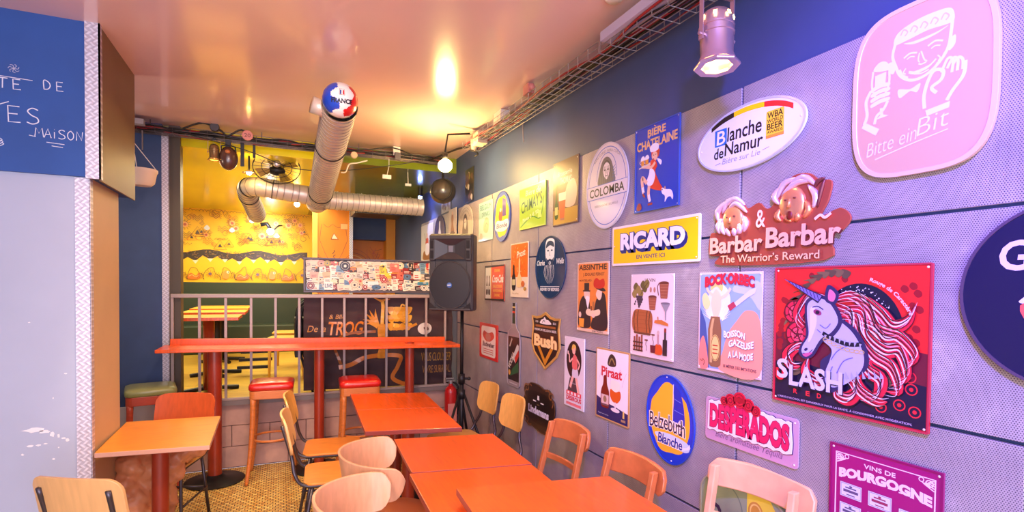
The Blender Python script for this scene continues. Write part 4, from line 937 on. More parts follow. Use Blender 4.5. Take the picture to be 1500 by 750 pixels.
A.poly((150, 146, 156), [(23, 26.6), (29.4, 26.2), (27, 22.6), (26.8, 18.6), (26.2, 18.6), (26, 22.6)]); A.oval((120, 112, 126), 26.2, 26.4, 3.2, .5)
A.blob((172, 98, 56), [(2.2, 13), (1.8, 19), (4, 22.6), (10, 22.8), (16, 22), (17.4, 18), (16.6, 12.8), (14, 11.2), (6, 11.4)])
for x in (4, 6.6, 13.4, 15.6): A.stroke((90, 56, 40), [(x, 11.8), (x-.9, 17), (x, 22.5)], .55)
for y in (13.6, 15.6, 17.6, 19.6, 21.2): A.stroke((146, 78, 44), [(2.6, y), (9, y+.3), (16.6, y)], .18)
A.poly((110, 70, 50), [(3, 11.8), (16.6, 11.6), (15.8, 10.6), (3.6, 10.8)]); A.poly((206, 120, 60), [(18.6, 17), (23, 16.6), (28.6, 16), (28.4, 17.2), (24, 18.6), (19, 18.2)]); A.stroke((190, 110, 60), [(21.4, 18.6), (21.2, 20)], .7, smooth=False)
for k in range(4): A.rect((150, 80, 50), 3.2+k*1.9, 2.4, 4.5+k*1.9, 9.4+(k % 2)); 
for y in (2.6, 4.6, 6.6): A.stroke((80, 44, 40), [(2.6, y), (10.4, y)], .7, smooth=False)
for x, y in ((13, 3), (18, 6)): A.stroke((110, 80, 80), [(x, y), (x+.4, y+2), (x-.3, y+3), (x, y+5)], .3); A.stroke((120, 60, 50), [(x-1.2, y+5.2), (x+1.2, y+5.2)], .7, smooth=False)
A.rect((56, 40, 46), 25, 2.2, 28, 9.6); A.rect((56, 40, 46), 26, 9.4, 27.2, 14.8); A.rect((150, 50, 40), 25.9, 13, 27.3, 14.9)
A.blob((206, 84, 40), [(19.4, 2.4), (18.8, 5), (20.6, 7), (23.4, 7), (24.8, 5), (24.2, 2.4)]); A.rect((190, 150, 150), 21.2, 6.8, 22.4, 12); A.oval((206, 176, 170), 21.8, 12.6, .9); A.poly((110, 40, 50), [(16.4, 2.6), (19.6, 2.6), (20, 6.2), (16, 6.2)])
A.build(sg)

# --- pale poster, bottle with a gushing fairy
sg, A = sign('tin_poster', 'pastel poster of a popping bottle with a spray figure, red headline letters', [(0, 0), (31.8, 0), (31.8, 40.4), (0, 40.4)], (232, 206, 214), 1.705, 1.262, holes=corners(31.8, 40.4))
A.rect((146, 176, 218), .8, 1, 31, 39.6)
A.blob((246, 160, 140), [(31, 22), (25, 25.6), (20, 21), (16, 16), (13.6, 9), (12, 1), (31, 1)]); A.blob((186, 200, 226), [(18, 33), (26, 31), (31, 26), (31, 36), (22, 37)]); A.poly((76, 96, 160), [(.8, 1), (.8, 26), (4, 20), (5.6, 10), (6.4, 1)]); A.blob((240, 140, 130), [(.8, 1), (.8, 10), (3, 14), (5, 8), (5.6, 1)])
A.blob((230, 234, 246), [(4, 24), (6, 32), (10, 36), (15, 34), (17, 29), (15.4, 24), (10, 20.6)])
for q in range(26):
    a = R_(20+q*5.6); r = random.uniform(6, 10); A.stroke((250, 250, 252), [(10+cos(a)*3, 20+sin(a)*3), (10+cos(a)*r, 20+sin(a)*r*1.2)], .5, taper=True)
A.blob((246, 214, 180), [(7, 27), (7.6, 31), (9.6, 33.6), (12, 31), (12.2, 26), (10.6, 22), (8.6, 22)]); A.blob((250, 214, 130), [(6.6, 33), (7.4, 36.6), (10.4, 37.6), (13, 35.6), (12.6, 32.6), (9.8, 34.6)]); A.blob((248, 226, 160), [(2, 30), (4, 32), (6.6, 28), (5, 25), (3, 26)])
A.stroke((246, 214, 180), [(8, 31), (5, 33), (4, 36)], 1.2); A.stroke((246, 214, 180), [(12, 30), (15, 31.6), (17, 34)], 1.2)
A.poly((214, 214, 232), [(17, 27), (26.6, 33.6), (29.4, 34.4), (28.6, 32.2), (25.6, 30.6), (18.6, 26)]); A.poly((180, 60, 90), [(15.6, 27), (18.6, 28.8), (20, 27), (17, 25)]); 
A.poly((146, 104, 74), [(6, 3), (5.6, 17), (7, 22.4), (11.8, 22.4), (12.8, 17), (12.6, 3), (11, 1.8), (7.4, 1.8)]); A.poly((206, 170, 120), [(6.8, 3.4), (6.6, 17), (7.8, 21.6), (9, 21.6), (8, 17), (8, 3.4)])
A.oval((236, 206, 130), 9.6, 9.6, 2.5, 5.4); A.ring((150, 104, 50), 9.6, 9.6, 2.2, 5, .3, 24)
for y in (7.4, 9, 10.6): A.stroke((190, 60, 50), [(8.2, y), (11, y)], .5, smooth=False)
def wv(x, y): return x, y+1.6*sin((x-3)/26*pi)-.9
A.text((206, 40, 64), 'BOCK·ORBEC', 3.4, 35, 25, 4.4, .06, warp=wv, sh=((110, 60, 110), .2, -.2))
for t_, x, y, w in (('BOISSON', 14, 14.6, 10.5), ('GAZEUSE', 16.6, 11, 12), ('A LA MODE', 16.4, 6.6, 12)): A.text((252, 250, 252), t_, x, y, w, 2.7, .04, warp=lambda x, y: (x, y+.5*sin(x*.7)), sh=((110, 70, 120), .2, -.2))
A.text((110, 60, 90), 'SE MÉFIER DES IMITATIONS', 14, 2.4, 16, 1.5, .015); A.stroke(K, [(1.6, 4.2), (2.6, 3.4), (3, 4.4), (4, 3.4), (3.4, 1.8)], .2); A.build(sg)

# --- unicorn sign
SW, SH = 49.6, 47.2
sg, A = sign('tin_sign', 'large red and dark glossy sign with a horned horse and flowing red and white mane', rrect(0, 0, SW, SH, .6), (196, 24, 52), 1.333, 1.205, t=.006, rim=((206, 60, 90), .5), holes=((1.2, 1.2), (SW-1.2, 1.2), (1.2, SH-1.2), (SW-1.2, SH-1.2)), rough=.18)
A.rect((226, 40, 44), .8, 22, SW-.8, SH-.8); DKB = (30, 20, 54)
A.poly((110, 24, 50), [(.8, 24), (12, 26), (24, 22), (36, 24), (SW-.8, 22), (SW-.8, 12), (.8, 12)]); A.poly(DKB, [(.8, 14), (10, 15), (24, 12.6), (38, 14.6), (SW-.8, 13), (SW-.8, .8), (.8, .8)])
for k in range(34):
    x, y = random.uniform(2, SW-3), random.uniform(18, SH-2.4)
    if 9 < x < 41 and y < 42: x = random.choice([random.uniform(1.6, 6), random.uniform(43, 47.6)])
    A.blob((150, 20, 40) if y > 16 else (220, 40, 60), [(x-1, y), (x-.3, y+1.1), (x+.9, y+.6), (x+1.1, y-.6), (x, y-1.1)])
for x, y in ((42, 6.6), (37, 5), (45, 11.6), (44.6, 15), (46, 5.4)):
    A.ring((226, 40, 60), x, y, 1.5, 1.5, .35, 14); A.oval((226, 40, 60), x, y, .6, n=8)
# dark starry arch
arch = [(30+13*cos(R_(a)), 26+15.5*sin(R_(a))) for a in range(-10, 130, 7)]; arch2 = [(28+8.5*cos(R_(a)), 26+11.5*sin(R_(a))) for a in range(-10, 130, 7)]
A.poly((22, 18, 50), arch+arch2[::-1])
for k in range(60):
    a = R_(random.uniform(-5, 125)); r = random.uniform(.1, .9); A.oval((236, 226, 240), 29+(9+3.6*r)*cos(a), 26+(12+3*r)*sin(a), random.choice([.1, .16, .24]), n=6)
LF = (120, 96, 70)
for k in range(12):
    a = R_(75+k*9); x, y = 22+15*cos(a), 27+16.5*sin(a); A.blob(LF if k % 2 else (92, 74, 60), [(x, y), (x+1.4, y+2), (x+3.6*cos(a+.7), y+3.4*sin(a+.7)), (x-1.6, y+1)])
for x, y in ((6, 14), (9, 11.4), (14, 9.4), (38, 12), (41, 15), (36, 9), (30, 7.4), (27, 5.6)): A.blob(LF, [(x-2.4, y-1), (x, y+1.5), (x+2.6, y+.8), (x+.4, y-1.3)]); A.stroke((60, 44, 44), [(x-2, y-.8), (x+2.2, y+.6)], .2)
# roses
for cx, cy, r in ((8.4, 31.6, 4.0), (9.6, 24, 4.4)):
    A.oval((96, 14, 40), cx, cy, r*1.06)
    for q in range(7): a = q*.9; A.blob((214, 34, 74), [(cx+r*.95*cos(a), cy+r*.95*sin(a)), (cx+r*.9*cos(a+.7), cy+r*.9*sin(a+.7)), (cx+r*.5*cos(a+.6), cy+r*.5*sin(a+.6)), (cx+r*.45*cos(a+.1), cy+r*.45*sin(a+.1))])
    A.lift()
    for q in range(5): a = q*1.25+.4; A.blob((240, 80, 110), [(cx+r*.55*cos(a), cy+r*.55*sin(a)), (cx+r*.5*cos(a+.8), cy+r*.5*sin(a+.8)), (cx+r*.15*cos(a+.6), cy+r*.15*sin(a+.6))])
    A.ring((90, 10, 36), cx, cy, r*.6, r*.6, .25, 14, 20, 250); A.ring((90, 10, 36), cx, cy, r*.3, r*.3, .22, 12, 100, 380)
# mane: long locks, dark outline, red body, white streaks
locks = [[(20, 35), (27, 38), (33, 34), (36, 28), (42, 26), (46, 21), (43, 17)], [(22, 36), (30, 37), (36, 33), (40, 29), (44, 31), (45.6, 35)], [(24, 33), (31, 33), (33, 26), (38, 22), (42, 22), (44, 15), (40, 12)],
         [(22, 31), (29, 31), (31, 25), (35, 20), (40, 17), (42, 10.6), (38.6, 10)], [(20, 36), (14, 37), (10.6, 33), (9.6, 29.6), (12, 27)], [(28, 28), (31, 23), (33, 16), (37, 13), (36, 8), (32, 7)],
         [(16, 20), (10, 20), (6, 16.4), (7.6, 13), (11, 13.4)], [(14, 17), (13, 12), (17, 9.4), (21, 11)], [(27, 13), (30, 9), (27.6, 5.6), (24, 6.4), (24, 10)], [(34, 18), (30, 13), (31, 9), (36, 6.4), (39, 7)],
         [(23, 34), (27.6, 32), (28, 27), (25, 24)], [(30, 30), (35, 28), (38, 25), (42, 25.6)], [(21, 11), (24, 15), (22, 19)]]
for L in locks: A.stroke((40, 12, 40), L, 5.0, taper='both')
A.lift()
for L in locks: A.stroke((220, 34, 66), L, 4.3, taper='both')
A.lift()
for i, L in enumerate(locks):
    for o2 in (-1.1, .1, 1.2): A.stroke((238, 222, 240) if (i+int(o2)) % 3 else (246, 150, 170), [(x+o2*.5, y+o2) for x, y in L], .5 if o2 else .7, taper='both')
A.lift()
for i, L in enumerate(locks):
    for o2 in (-.75, .6, 1.7): A.stroke((50, 8, 36), [(x+.2, y+o2) for x, y in L], .28, taper='both')
# neck and head
HB = (188, 184, 232)
A.blob((50, 40, 90), [(17.5, 26), (22, 31), (29, 28), (33, 22), (33.4, 16), (28, 11), (22, 6.4), (19.4, 10.6), (18.4, 16), (22, 20)])
A.blob(HB, [(18.6, 24), (22, 30), (28, 27), (31.8, 21), (32, 16), (28.6, 11.4), (23.4, 8.4), (20.4, 9.4), (20.2, 13), (21.6, 17), (22, 20.6)])
A.blob((50, 40, 90), [(12.8, 35.6), (17, 37.6), (22, 36), (25.4, 30), (23, 25), (19, 22.4), (16, 17.6), (13, 16.2), (10.6, 17.6), (11, 20.4), (13, 24), (12.6, 30)])
A.blob(HB, [(13.6, 34.8), (17, 36.6), (21, 35.2), (24, 30), (22, 26), (18.4, 23.4), (15.4, 18.6), (13, 17.2), (11.6, 18.4), (12, 20.6), (14, 24.4), (13.4, 30)])
A.blob((216, 212, 244), [(14.4, 33), (16, 33.6), (16.8, 29), (15.4, 24), (14, 22), (14.4, 27)]); A.oval((150, 60, 110), 17, 32, 1.5, .9, -20); A.oval((40, 20, 50), 17, 32, .7, .6); A.stroke((50, 40, 90), [(15.2, 33.6), (17, 34), (19, 33)], .35)
A.oval((50, 40, 90), 13.2, 19.4, .7, .45, 30); A.stroke((50, 40, 90), [(12, 18), (14, 18.2), (15.6, 19.6)], .25); A.blob((206, 90, 150), [(12, 17.6), (13.4, 16.9), (15.6, 18.5), (14, 18.4)])
A.blob((50, 40, 90), [(19.6, 36), (20.4, 41), (24, 38.6), (23, 35)]); A.blob((220, 120, 160), [(20.6, 36.4), (21, 39.6), (23, 38), (22.4, 35.8)])
for P in ([(18, 28), (20, 27), (21.6, 28.6)], [(17, 26.4), (18.4, 25.4)], [(22, 17), (24, 20), (27, 22)], [(24, 13), (26, 17), (29, 18.6)], [(21.4, 12), (22.6, 15)]): A.stroke((110, 104, 180), P, .3)
A.stroke((24, 20, 44), [(19, 25.4), (22, 24), (27, 22.6), (31.6, 23)], 1.3)
for k in range(8): x = 19.6+k*1.6; A.poly((176, 174, 200), [(x, 24.9-k*.25), (x+.8, 24.8-k*.25), (x+.2, 23-k*.2)])
for k in range(9): A.ring((206, 180, 120), 20+k*1.45, 22.6-k*.35+.05*(k-4)**2, .75, .5, .28, 12)
for k in range(7): x = 27+k*1.7; A.poly((170, 168, 200), [(x, 11.6+k*.3), (x+1, 11.9+k*.3), (x-.2, 14+k*.3)])
# horn
A.poly((40, 26, 70), [(4.0, 43.4), (19, 37.6), (17.2, 35)]); A.poly((128, 116, 196), [(4.6, 43), (18.4, 37.4), (17.2, 35.6)])
for k in range(9): t_ = k/9; x = 6.4+12*t_; y = 42.1-5.8*t_; w = .3+1.1*t_; A.stroke((60, 44, 110), [(x-.3, y+w*.9), (x+.5, y-w)], .28, smooth=False)
A.text((240, 206, 220), 'Rouge de Caractère', 31.4, 42.6, 15, 1.5, .02, warp=lambda x, y: (28+(18+(y-42.6))*sin((x-26)/18), 24.6+(18+(y-42.6))*cos((x-26)/18)))
A.text((226, 30, 50), 'U', 1.9, 7.6, 3.4, 4.2, .06); A.text((206, 204, 246), 'S', 2.3, 8.4, 4.4, 6.8, .03); A.text((206, 204, 246), 'LASH', 7.2, 6.4, 18.8, 7.2, .03, sh=((40, 20, 60), .3, -.3))
for t_, x in (('R', 9), ('E', 13.6), ('D', 17.6)): A.text((226, 40, 60), t_, x, 3.9, 1.5, 1.6, .02)
A.text((196, 176, 220), 'L’ABUS D’ALCOOL EST DANGEREUX POUR LA SANTÉ, À CONSOMMER AVEC MODÉRATION.', 3, 1.6, 43, .9, .01)
A.build(sg)

# --- round dark sign at the right edge
sg, A = sign('round_sign', 'round midnight blue glossy sign with pink script cut by the right edge', oval(22.3, 22.3, 22.3, 22.3, 64), (26, 20, 66), .772, 1.370, t=.012, rim=((96, 76, 110), .7), rough=.12)
A.text((226, 206, 236), 'La', 16, 36, 8, 5, .01, .2); A.text((226, 206, 236), 'Goudale', 7.6, 28, 31, 7.4, .02, .08)
A.blob((230, 216, 240), [(13, 22), (14.6, 25.4), (18, 26.6), (28, 26.6), (31, 24), (31.6, 20), (13.4, 20)]); A.blob((226, 96, 90), [(13.2, 20.6), (31.6, 20.6), (30.4, 14), (26, 10.4), (19, 10.4), (14.6, 14)]); A.rect((220, 200, 226), 21.4, 5, 23.6, 10.6); A.oval((220, 200, 226), 22.5, 4.6, 6, 1)
A.build(sg)

# --- blue and yellow oval, sailing board
sg, A = sign('oval_sign', 'blue and orange-yellow oval sign with gothic lettering and a blue sail', oval(16.5, 20, 16, 20.3, 56, 7), (22, 62, 200), 2.043, .801, rim=((40, 84, 214), .6), holes=((14.6, 39), (18.4, 1.4)))
yb = []
for i in range(48):
    a = 2*pi*i/48; k = .86+(.05*sin(5*a) if (sin(a) > .45 or sin(a) < -.55) else .015); yb.append((16.5+14.6*k*cos(a)*1.04, 20+18.6*k*sin(a)))
A.poly((250, 184, 50), [(16.5+(x-16.5)*cos(.12)-(y-20)*sin(.12)*.8, 20+(x-16.5)*sin(.12)+(y-20)*cos(.12)) for x, y in yb])
A.blob((34, 50, 180), [(19.4, 18), (19.4, 30), (19, 36), (23, 34), (25.6, 28), (26.6, 20), (25, 17)]); A.stroke((230, 230, 250), [(18.8, 16), (19, 36.4)], .4)
for P in ([(19.6, 30), (24, 29)], [(19.6, 25), (25.8, 24)]): A.stroke((120, 140, 226), P, .25)
A.blob((200, 216, 240), [(7, 12), (16, 13.4), (26, 12.6), (30.6, 10.4), (27, 7.6), (18, 9), (10, 9.4)])
for q in range(6): A.stroke((236, 240, 250), [(19+q*1.6, 8.6+q*.2), (24+q, 8+q*.5), (30, 10+q*.4)], .3)
A.text((250, 240, 226), 'Belzebuth', 2.5, 13.3, 24.8, 7.9, .07, warp=lambda x, y: (x, y+.9*sin((x-2)/26*pi))); A.text((44, 30, 66), 'Belzebuth', 2.9, 13.7, 24, 7.2, .005, warp=lambda x, y: (x, y+.9*sin((x-2)/26*pi)))
A.text((250, 240, 226), 'Blanche', 8.6, 7.6, 17, 5.2, .07, .1); A.text((34, 50, 150), 'Blanche', 9, 8, 16.2, 4.6, .02, .1); A.build(sg)

# --- pink lettered sign with crest of red discs
ol = rrect(0, 0, 43.0, 17.6, 1.6)
sg, A = sign('shaped_sign', 'lilac metal sign with big raised pink slab letters and red discs on top', ol, (206, 176, 216), 1.658, .978, t=.004, holes=((41.4, 16), (41.4, 1.4)), rough=.25, metal=.3)
wht = mat('white_board', (240, 232, 240), .35, coat=.3)
wob = [(1.6+i*1.32, 4.4-.35*sin(i*1.9)) for i in range(30)]+[(40.6+.3*sin(i), 5+i*2.1) for i in range(6)]+[(40.4-i*1.32, 15.9+.3*sin(i*2.3)+2.5*math.exp(-((40.4-i*1.32-18)/11)**2)) for i in range(30)]
mb = MB().prism([(x*U, y*U) for x, y in wob], .0072, .0115); mb.build('raised_board', wht, sg, bevel=.0008)
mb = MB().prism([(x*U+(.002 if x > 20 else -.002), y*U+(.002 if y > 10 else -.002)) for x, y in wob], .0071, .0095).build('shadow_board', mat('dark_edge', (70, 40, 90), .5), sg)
A.z = .0118; PK = (222, 28, 96)
def dwarp(x, y): return x, y if y < 7 else y+2.2*math.exp(-((x-18)/11)**2)*(y-5.4)/10*.8
A.text((140, 20, 80), 'DESPERADOS', 2.7, 5.2, 37.2, 9.9, .085, warp=dwarp); A.text(PK, 'DESPERADOS', 3.0, 5.5, 36.6, 9.4, .05, warp=dwarp)
A.lift()
for k in range(9): A.rect((240, 90, 140), 3+k*4.05, 9.5, 4.4+k*4.05, 9.9)
for x, y, r in ((10.4, 17.4, 1.9), (13.6, 18.3, 2.6), (18, 19.2, 3.1), (22.2, 18.0, 2.6), (25.6, 16.6, 2.1)):
    MB().prism([(a*U, b*U) for a, b in oval(x, y, r, r, 24)], .011, .014).build('disc', mat('red_disc', (204, 20, 56), .35, coat=.3), sg, bevel=.0006)
    B_ = Art(.0141); B_.ring((120, 10, 40), x, y, r*.72, r*.72, .22, 20); B_.ring((120, 10, 40), x, y, r*.35, r*.35, .3, 14); 
    if r == 3.1: B_.rect((170, 14, 44), x-2.6, y-.9, x+2.6, y+.9)
    B_.build(sg)
A.z = .0072
A.text((96, 76, 110), 'Bière aromatisée Tequila', 5.4, 1.2, 31, 3.2, -.004, .3); A.build(sg)

# --- maroon wine sign
sg, A = sign('tin_sign', 'magenta wine sign with serif white heading and small pale labels', [(0, 0), (31.6, 0), (31.6, 42), (0, 42)], (158, 14, 112), 1.114, .692, rim=((150, 20, 110), .5), holes=((1.1, 40.8), (30.5, 40.8)))
P_ = (236, 214, 236)
A.outline(P_, [(2, 2), (29.6, 2), (29.6, 39.4), (2, 39.4)], .45)
for sx, x in ((1, 2), (-1, 29.6)):
    for q in range(5): A.stroke(P_, [(x+sx*.2, 39-q*.7), (x+sx*(1.2+q*.3), 38.6-q*.3), (x+sx*(1.6+q*.4), 37.2+q*.2)], .3)
    A.ring(P_, x+sx*1.4, 38, .9, .9, .3, 12); A.ring(P_, x+sx*3.4, 38.6, .6, .6, .25, 12)
A.text(P_, 'VINS DE', 10.6, 36.6, 9, 1.4, .02)
def bw(x, y): return x, y+1.3*(1-((x-15.8)/13)**2)*(1)-.4
A.text(P_, 'BOURGOGNE', 3.0, 32, 26, 3.0, .06, warp=bw)
for x in [3.1+i*2.93 for i in range(9)]: A.lift(); A.rect(P_, x-.1, *[bw(x, 32)[1]], x+.9, bw(x, 32)[1]+.35)
for r in range(4):
    for c in range(3):
        x, y = 3.6+c*8.6, 26-r*6.4-(c == 2)*2; A.rect((214, 214, 240), x, y, x+6.6, y+4.4); A.outline((120, 100, 160), [(x+.3, y+.3), (x+6.3, y+.3), (x+6.3, y+4.1), (x+.3, y+4.1)], .15)
        c2 = random.choice([(60, 70, 150), (90, 80, 120), (150, 50, 90)]); A.rect(c2, x+1, y+1.6, x+5.6, y+2.4); A.rect(c2, x+1.6, y+2.8, x+5, y+3.2); A.rect(c2, x+2, y+.7, x+4.6, y+1.0); A.oval(c2, x+3.3, y+3.5, .5, .3, n=10)
A.build(sg)

# --- white poster with glass and bottle
sg, A = sign('tin_poster', 'white beer poster with brown bottle, amber glass and navy foot', rrect(0, 0, 30.8, 38.8, .8), (196, 150, 96), 2.487, .879, holes=())
A.rect((238, 232, 240), .9, .9, 29.9, 37.9, .4); A.poly((28, 34, 96), [(.9, .9), (29.9, .9), (29.9, 7), (20, 8.6), (10, 9.6), (.9, 12)])
for k in range(7): A.stroke((206, 200, 216), [(3+k*3.6, 20+k % 3*3), (5+k*3.6, 25+k % 2*4), (8+k*3.4, 22+k)], .25)
A.blob((60, 46, 44), [(11.4, 30.4), (12.6, 34.8), (15.4, 36.4), (18.6, 34.4), (19, 30.6), (15.4, 29.6)]); A.stroke((150, 130, 80), [(12.6, 30.4), (15.2, 34), (18, 31)], .8); A.text((206, 40, 60), 'Piraat', 5.6, 23.6, 19, 5.4, .03, 0)
A.blob((120, 30, 24), [(5.6, 7.4), (5.4, 15), (7.4, 19.4), (8, 23.8), (10.6, 23.8), (11.2, 19.4), (13.2, 15), (13, 7.4), (9.4, 6.4)]); A.rect((220, 190, 190), 5.8, 8.6, 12.8, 13.6); A.oval((150, 120, 90), 9.3, 11.2, 1.6, 1.8); A.rect((110, 80, 90), 5.9, 7.6, 12.8, 8.6)
A.poly((240, 226, 214), [(14.4, 17), (15, 22), (22.6, 22), (23.2, 17)]); A.blob((216, 90, 30), [(14.6, 17.6), (14, 14.4), (16.4, 11.4), (20.4, 11), (23.6, 14), (23, 17.6), (19, 16.6)]); A.blob((240, 236, 226), [(14.6, 19), (15, 22), (18.6, 22.8), (22.8, 22), (23, 19), (20, 17), (17, 17)])
A.rect((230, 220, 230), 18.4, 7.6, 19.6, 11.2); A.oval((230, 220, 230), 19, 7, 4, 1.1); A.poly((236, 200, 110), [(25.6, 4.2), (27.2, 4.2), (27, 8), (25.8, 8)]); A.text((200, 200, 226), 'Belgian strong beer', 3, 2.4, 10, .8, 0); A.text((220, 180, 120), 'BEER', 24.4, 2.2, 4, 1.2, .01)
A.build(sg)

# --- pin-up strip poster
sg, A = sign('tin_poster', 'narrow white poster of a dancing woman on a black disc with red words below', [(0, 0), (23.3, 0), (23.3, 42.8), (0, 42.8)], (222, 218, 232), 2.845, .868, holes=((1.3, 41.4), (22, 41.4)))
A.oval((40, 26, 32), 11.4, 29, 8.8, 11.6); S2 = (240, 180, 170)
A.poly((70, 60, 70), [(4, 9), (16, 9), (13.6, 18), (7, 18)])
A.stroke(S2, [(12.4, 22), (9.6, 17), (7.4, 12)], 2.4); A.stroke(S2, [(13.6, 22), (14.8, 17), (17.6, 9.6)], 2.4); A.blob((214, 206, 226), [(9.6, 19.6), (10.6, 24.4), (15.6, 24), (16.8, 19.4), (13, 18.4)]); A.blob((226, 110, 110), [(10, 24), (9.6, 29), (12, 32.6), (15.4, 30.4), (15.2, 24)])
A.stroke(S2, [(10, 30), (6.6, 27.6), (6, 31.6), (4.6, 32.6)], 1.2); A.stroke(S2, [(15, 30), (18, 27), (16.4, 24)], 1.2); A.oval(S2, 11.4, 34.8, 1.9, 2.3); A.blob((236, 190, 90), [(9, 35), (10, 38.4), (13.4, 38), (14, 35), (12.4, 36.6)]); A.rect((220, 200, 200), 3.8, 32, 5.4, 34)
A.rect((226, 60, 76), 3, 7.2, 20.4, 9.8)
for k in range(4): A.rect((240, 226, 232), 4.4+k*4, 7.7, 6.8+k*4, 9.3)
A.text((216, 50, 70), 'DESIROUS', 3, 4, 17.6, 2.8, .04); A.rect((232, 120, 130), 3, 1.2, 20.4, 2.8); A.text((220, 220, 236), 'Pour la vie', 8, 14.4, 6, 1, 0); A.build(sg)

# --- shield
ol = [(0, 35.6), (6.4, 35.2), (14, 36.2), (20.6, 38.8), (27, 36.2), (34.6, 35.2), (41.2, 35.6), (39.4, 29), (40.6, 22), (41, 16), (37, 10), (29, 5), (20.6, 0), (12, 5), (4, 10), (.2, 16), (.6, 22), (1.8, 29)]
sg, A = sign('shield_sign', 'black shield sign with gold edge, mountain emblem and cream lettering', ol, (206, 160, 84), 3.312, 1.044, t=.007, rim=((214, 172, 92), 1.0))
A.poly((34, 26, 28), [(20.6+(x-20.6)*.90, 19.6+(y-19.6)*.90) for x, y in ol]); A.blob(Wt, [(12.6, 31), (15, 33.4), (17.6, 34), (19.4, 35.4), (22, 33.6), (25, 33.4), (29, 31), (20, 30.4)]); A.stroke(K, [(16, 31.4), (18.4, 33), (20, 31.8)], .5)
A.rect((150, 96, 50), 6, 28.2, 35, 29.6); A.text((230, 224, 226), 'PREMIUM BELGIAN BEER', 4.6, 25.6, 31.6, 1.6, .02); A.text(Wt, '1769', 6, 31, 4, 1.4, .01); A.text(Wt, 'BELG', 31.4, 31, 4, 1.4, .01)
A.poly((206, 140, 40), [(9, 15), (13, 15), (20.6, 7), (28, 15), (32, 15), (20.6, 2.4)]); A.text((140, 80, 30), 'Bush', 3.4, 14.2, 34.4, 9.2, .10); A.text((246, 220, 160), 'Bush', 4.0, 14.8, 33, 8.4, .05); A.build(sg)

# --- scrolled dark sign
P = []
for i in range(72):
    a = 2*pi*i/72; c, s = cos(a), sin(a); e = .62; k = 1+.055*sin(8*a)+.02*cos(16*a)
    P.append((25+24.6*abs(c)**e*(1 if c > 0 else -1)*k*.95, 16+16.4*abs(s)**e*(1 if s > 0 else -1)*k*.96))
sg, A = sign('scrolled_sign', 'dark brown scroll-edged sign with white lettering low on the wall between chairs', P, (40, 26, 24), 3.450, .605, rim=((96, 62, 36), .6))
for sx in (-1, 1):
    for sy in (-1, 1):
        cx, cy = 25+sx*18.4, 16+sy*11
        A.stroke((140, 92, 52), [(cx+sx*4*cos(t*.8)*(1-t/12), cy+sy*3.2*sin(t*.8)*(1-t/12)) for t in range(10)], .9); A.stroke((140, 92, 52), [(cx-sx*8, cy+sy*2.6), (cx-sx*4, cy+sy*3.4), (cx, cy+sy*1.6)], .8); A.stroke((140, 92, 52), [(cx+sx*1.6, cy-sy*7), (cx+sx*3, cy-sy*3.6), (cx+sx*.8, cy-sy*1)], .8)
A.blob((14, 12, 18), [(8, 16), (10, 25), (25, 27), (40, 25), (42, 16), (40, 7), (25, 5), (10, 7)]); A.poly(Wt, [(23.4, 21.4), (26.6, 21.4), (26.2, 24.4), (23.8, 24.4)]); A.rect(Wt, 17, 19.6, 21.6, 20.4); A.rect(Wt, 28.4, 19.6, 33, 20.4); A.rect((110, 90, 60), 23, 17.6, 27, 18.4)
A.text((226, 224, 244), 'Lindemans', 9.4, 10.8, 31, 5.6, .05, .05); A.build(sg)

# --- vodka-type bottle shaped sign
h = 64; ol = [(4, 0), (22, 0), (25, 2), (25, 36), (23.6, 41), (18.6, 44.6), (16.8, 48), (16.6, h), (9.6, h), (9.4, 48), (7.6, 44.6), (2.4, 41), (1, 36), (1, 2)]
sg, A = sign('bottle_sign', 'tall bottle-shaped sign with dark label and green and red diagonal bands', ol, (150, 140, 146), 3.757, .838, rim=((176, 166, 170), .5))
A.rect((40, 34, 36), 3, 4.4, 23, 38); A.rect((30, 60, 44), 9.8, 48, 16.4, 53); A.rect((60, 50, 50), 9.7, 53, 16.5, h-.2); A.rect((206, 60, 40), 9.8, 56, 16.4, 57.4); A.rect((220, 190, 120), 9.8, 60, 16.4, 61)
A.poly((40, 96, 60), [(6, 7), (22, 12), (22, 20), (12, 14)]); A.poly((206, 210, 206), [(11, 22), (20, 33), (22.6, 32), (22.6, 24), (17, 18)]); A.poly((206, 60, 44), [(15, 22), (22.6, 29), (22.6, 24), (17, 18)]); A.text((226, 220, 210), 'VODKA', 6, 12, 16, 4.4, .03, rot=52); A.oval((220, 160, 80), 5.8, 10, 2.1); A.poly((180, 180, 170), [(5, 30), (7, 30), (11, 36), (9.6, 37)])
A.rect((200, 196, 200), 6, 2, 20, 2.6); A.build(sg)

# --- red and white label sign
sg, A = sign('tin_sign', 'small red and white beer label sign under the framed soda sign', rrect(0, 0, 42.6, 30.4, .8), (214, 44, 40), 4.372, .977)
A.rect((236, 224, 220), 4.6, 2.4, 38, 28, 3); A.blob((206, 80, 70), [(8, 20), (12, 24), (21, 22), (30, 24), (35, 20), (28, 16), (21, 15), (14, 16)]); A.oval((236, 224, 220), 21, 25, 10, 2.2); A.oval((186, 130, 120), 21, 19, 6, 3.6)
A.text((70, 40, 60), 'Budweiser', 8, 10.4, 27, 4.4, .03, .25)
for y in (8, 6.2, 4.4): A.rect((206, 90, 86), 10, y, 33, y+.6)
A.build(sg)

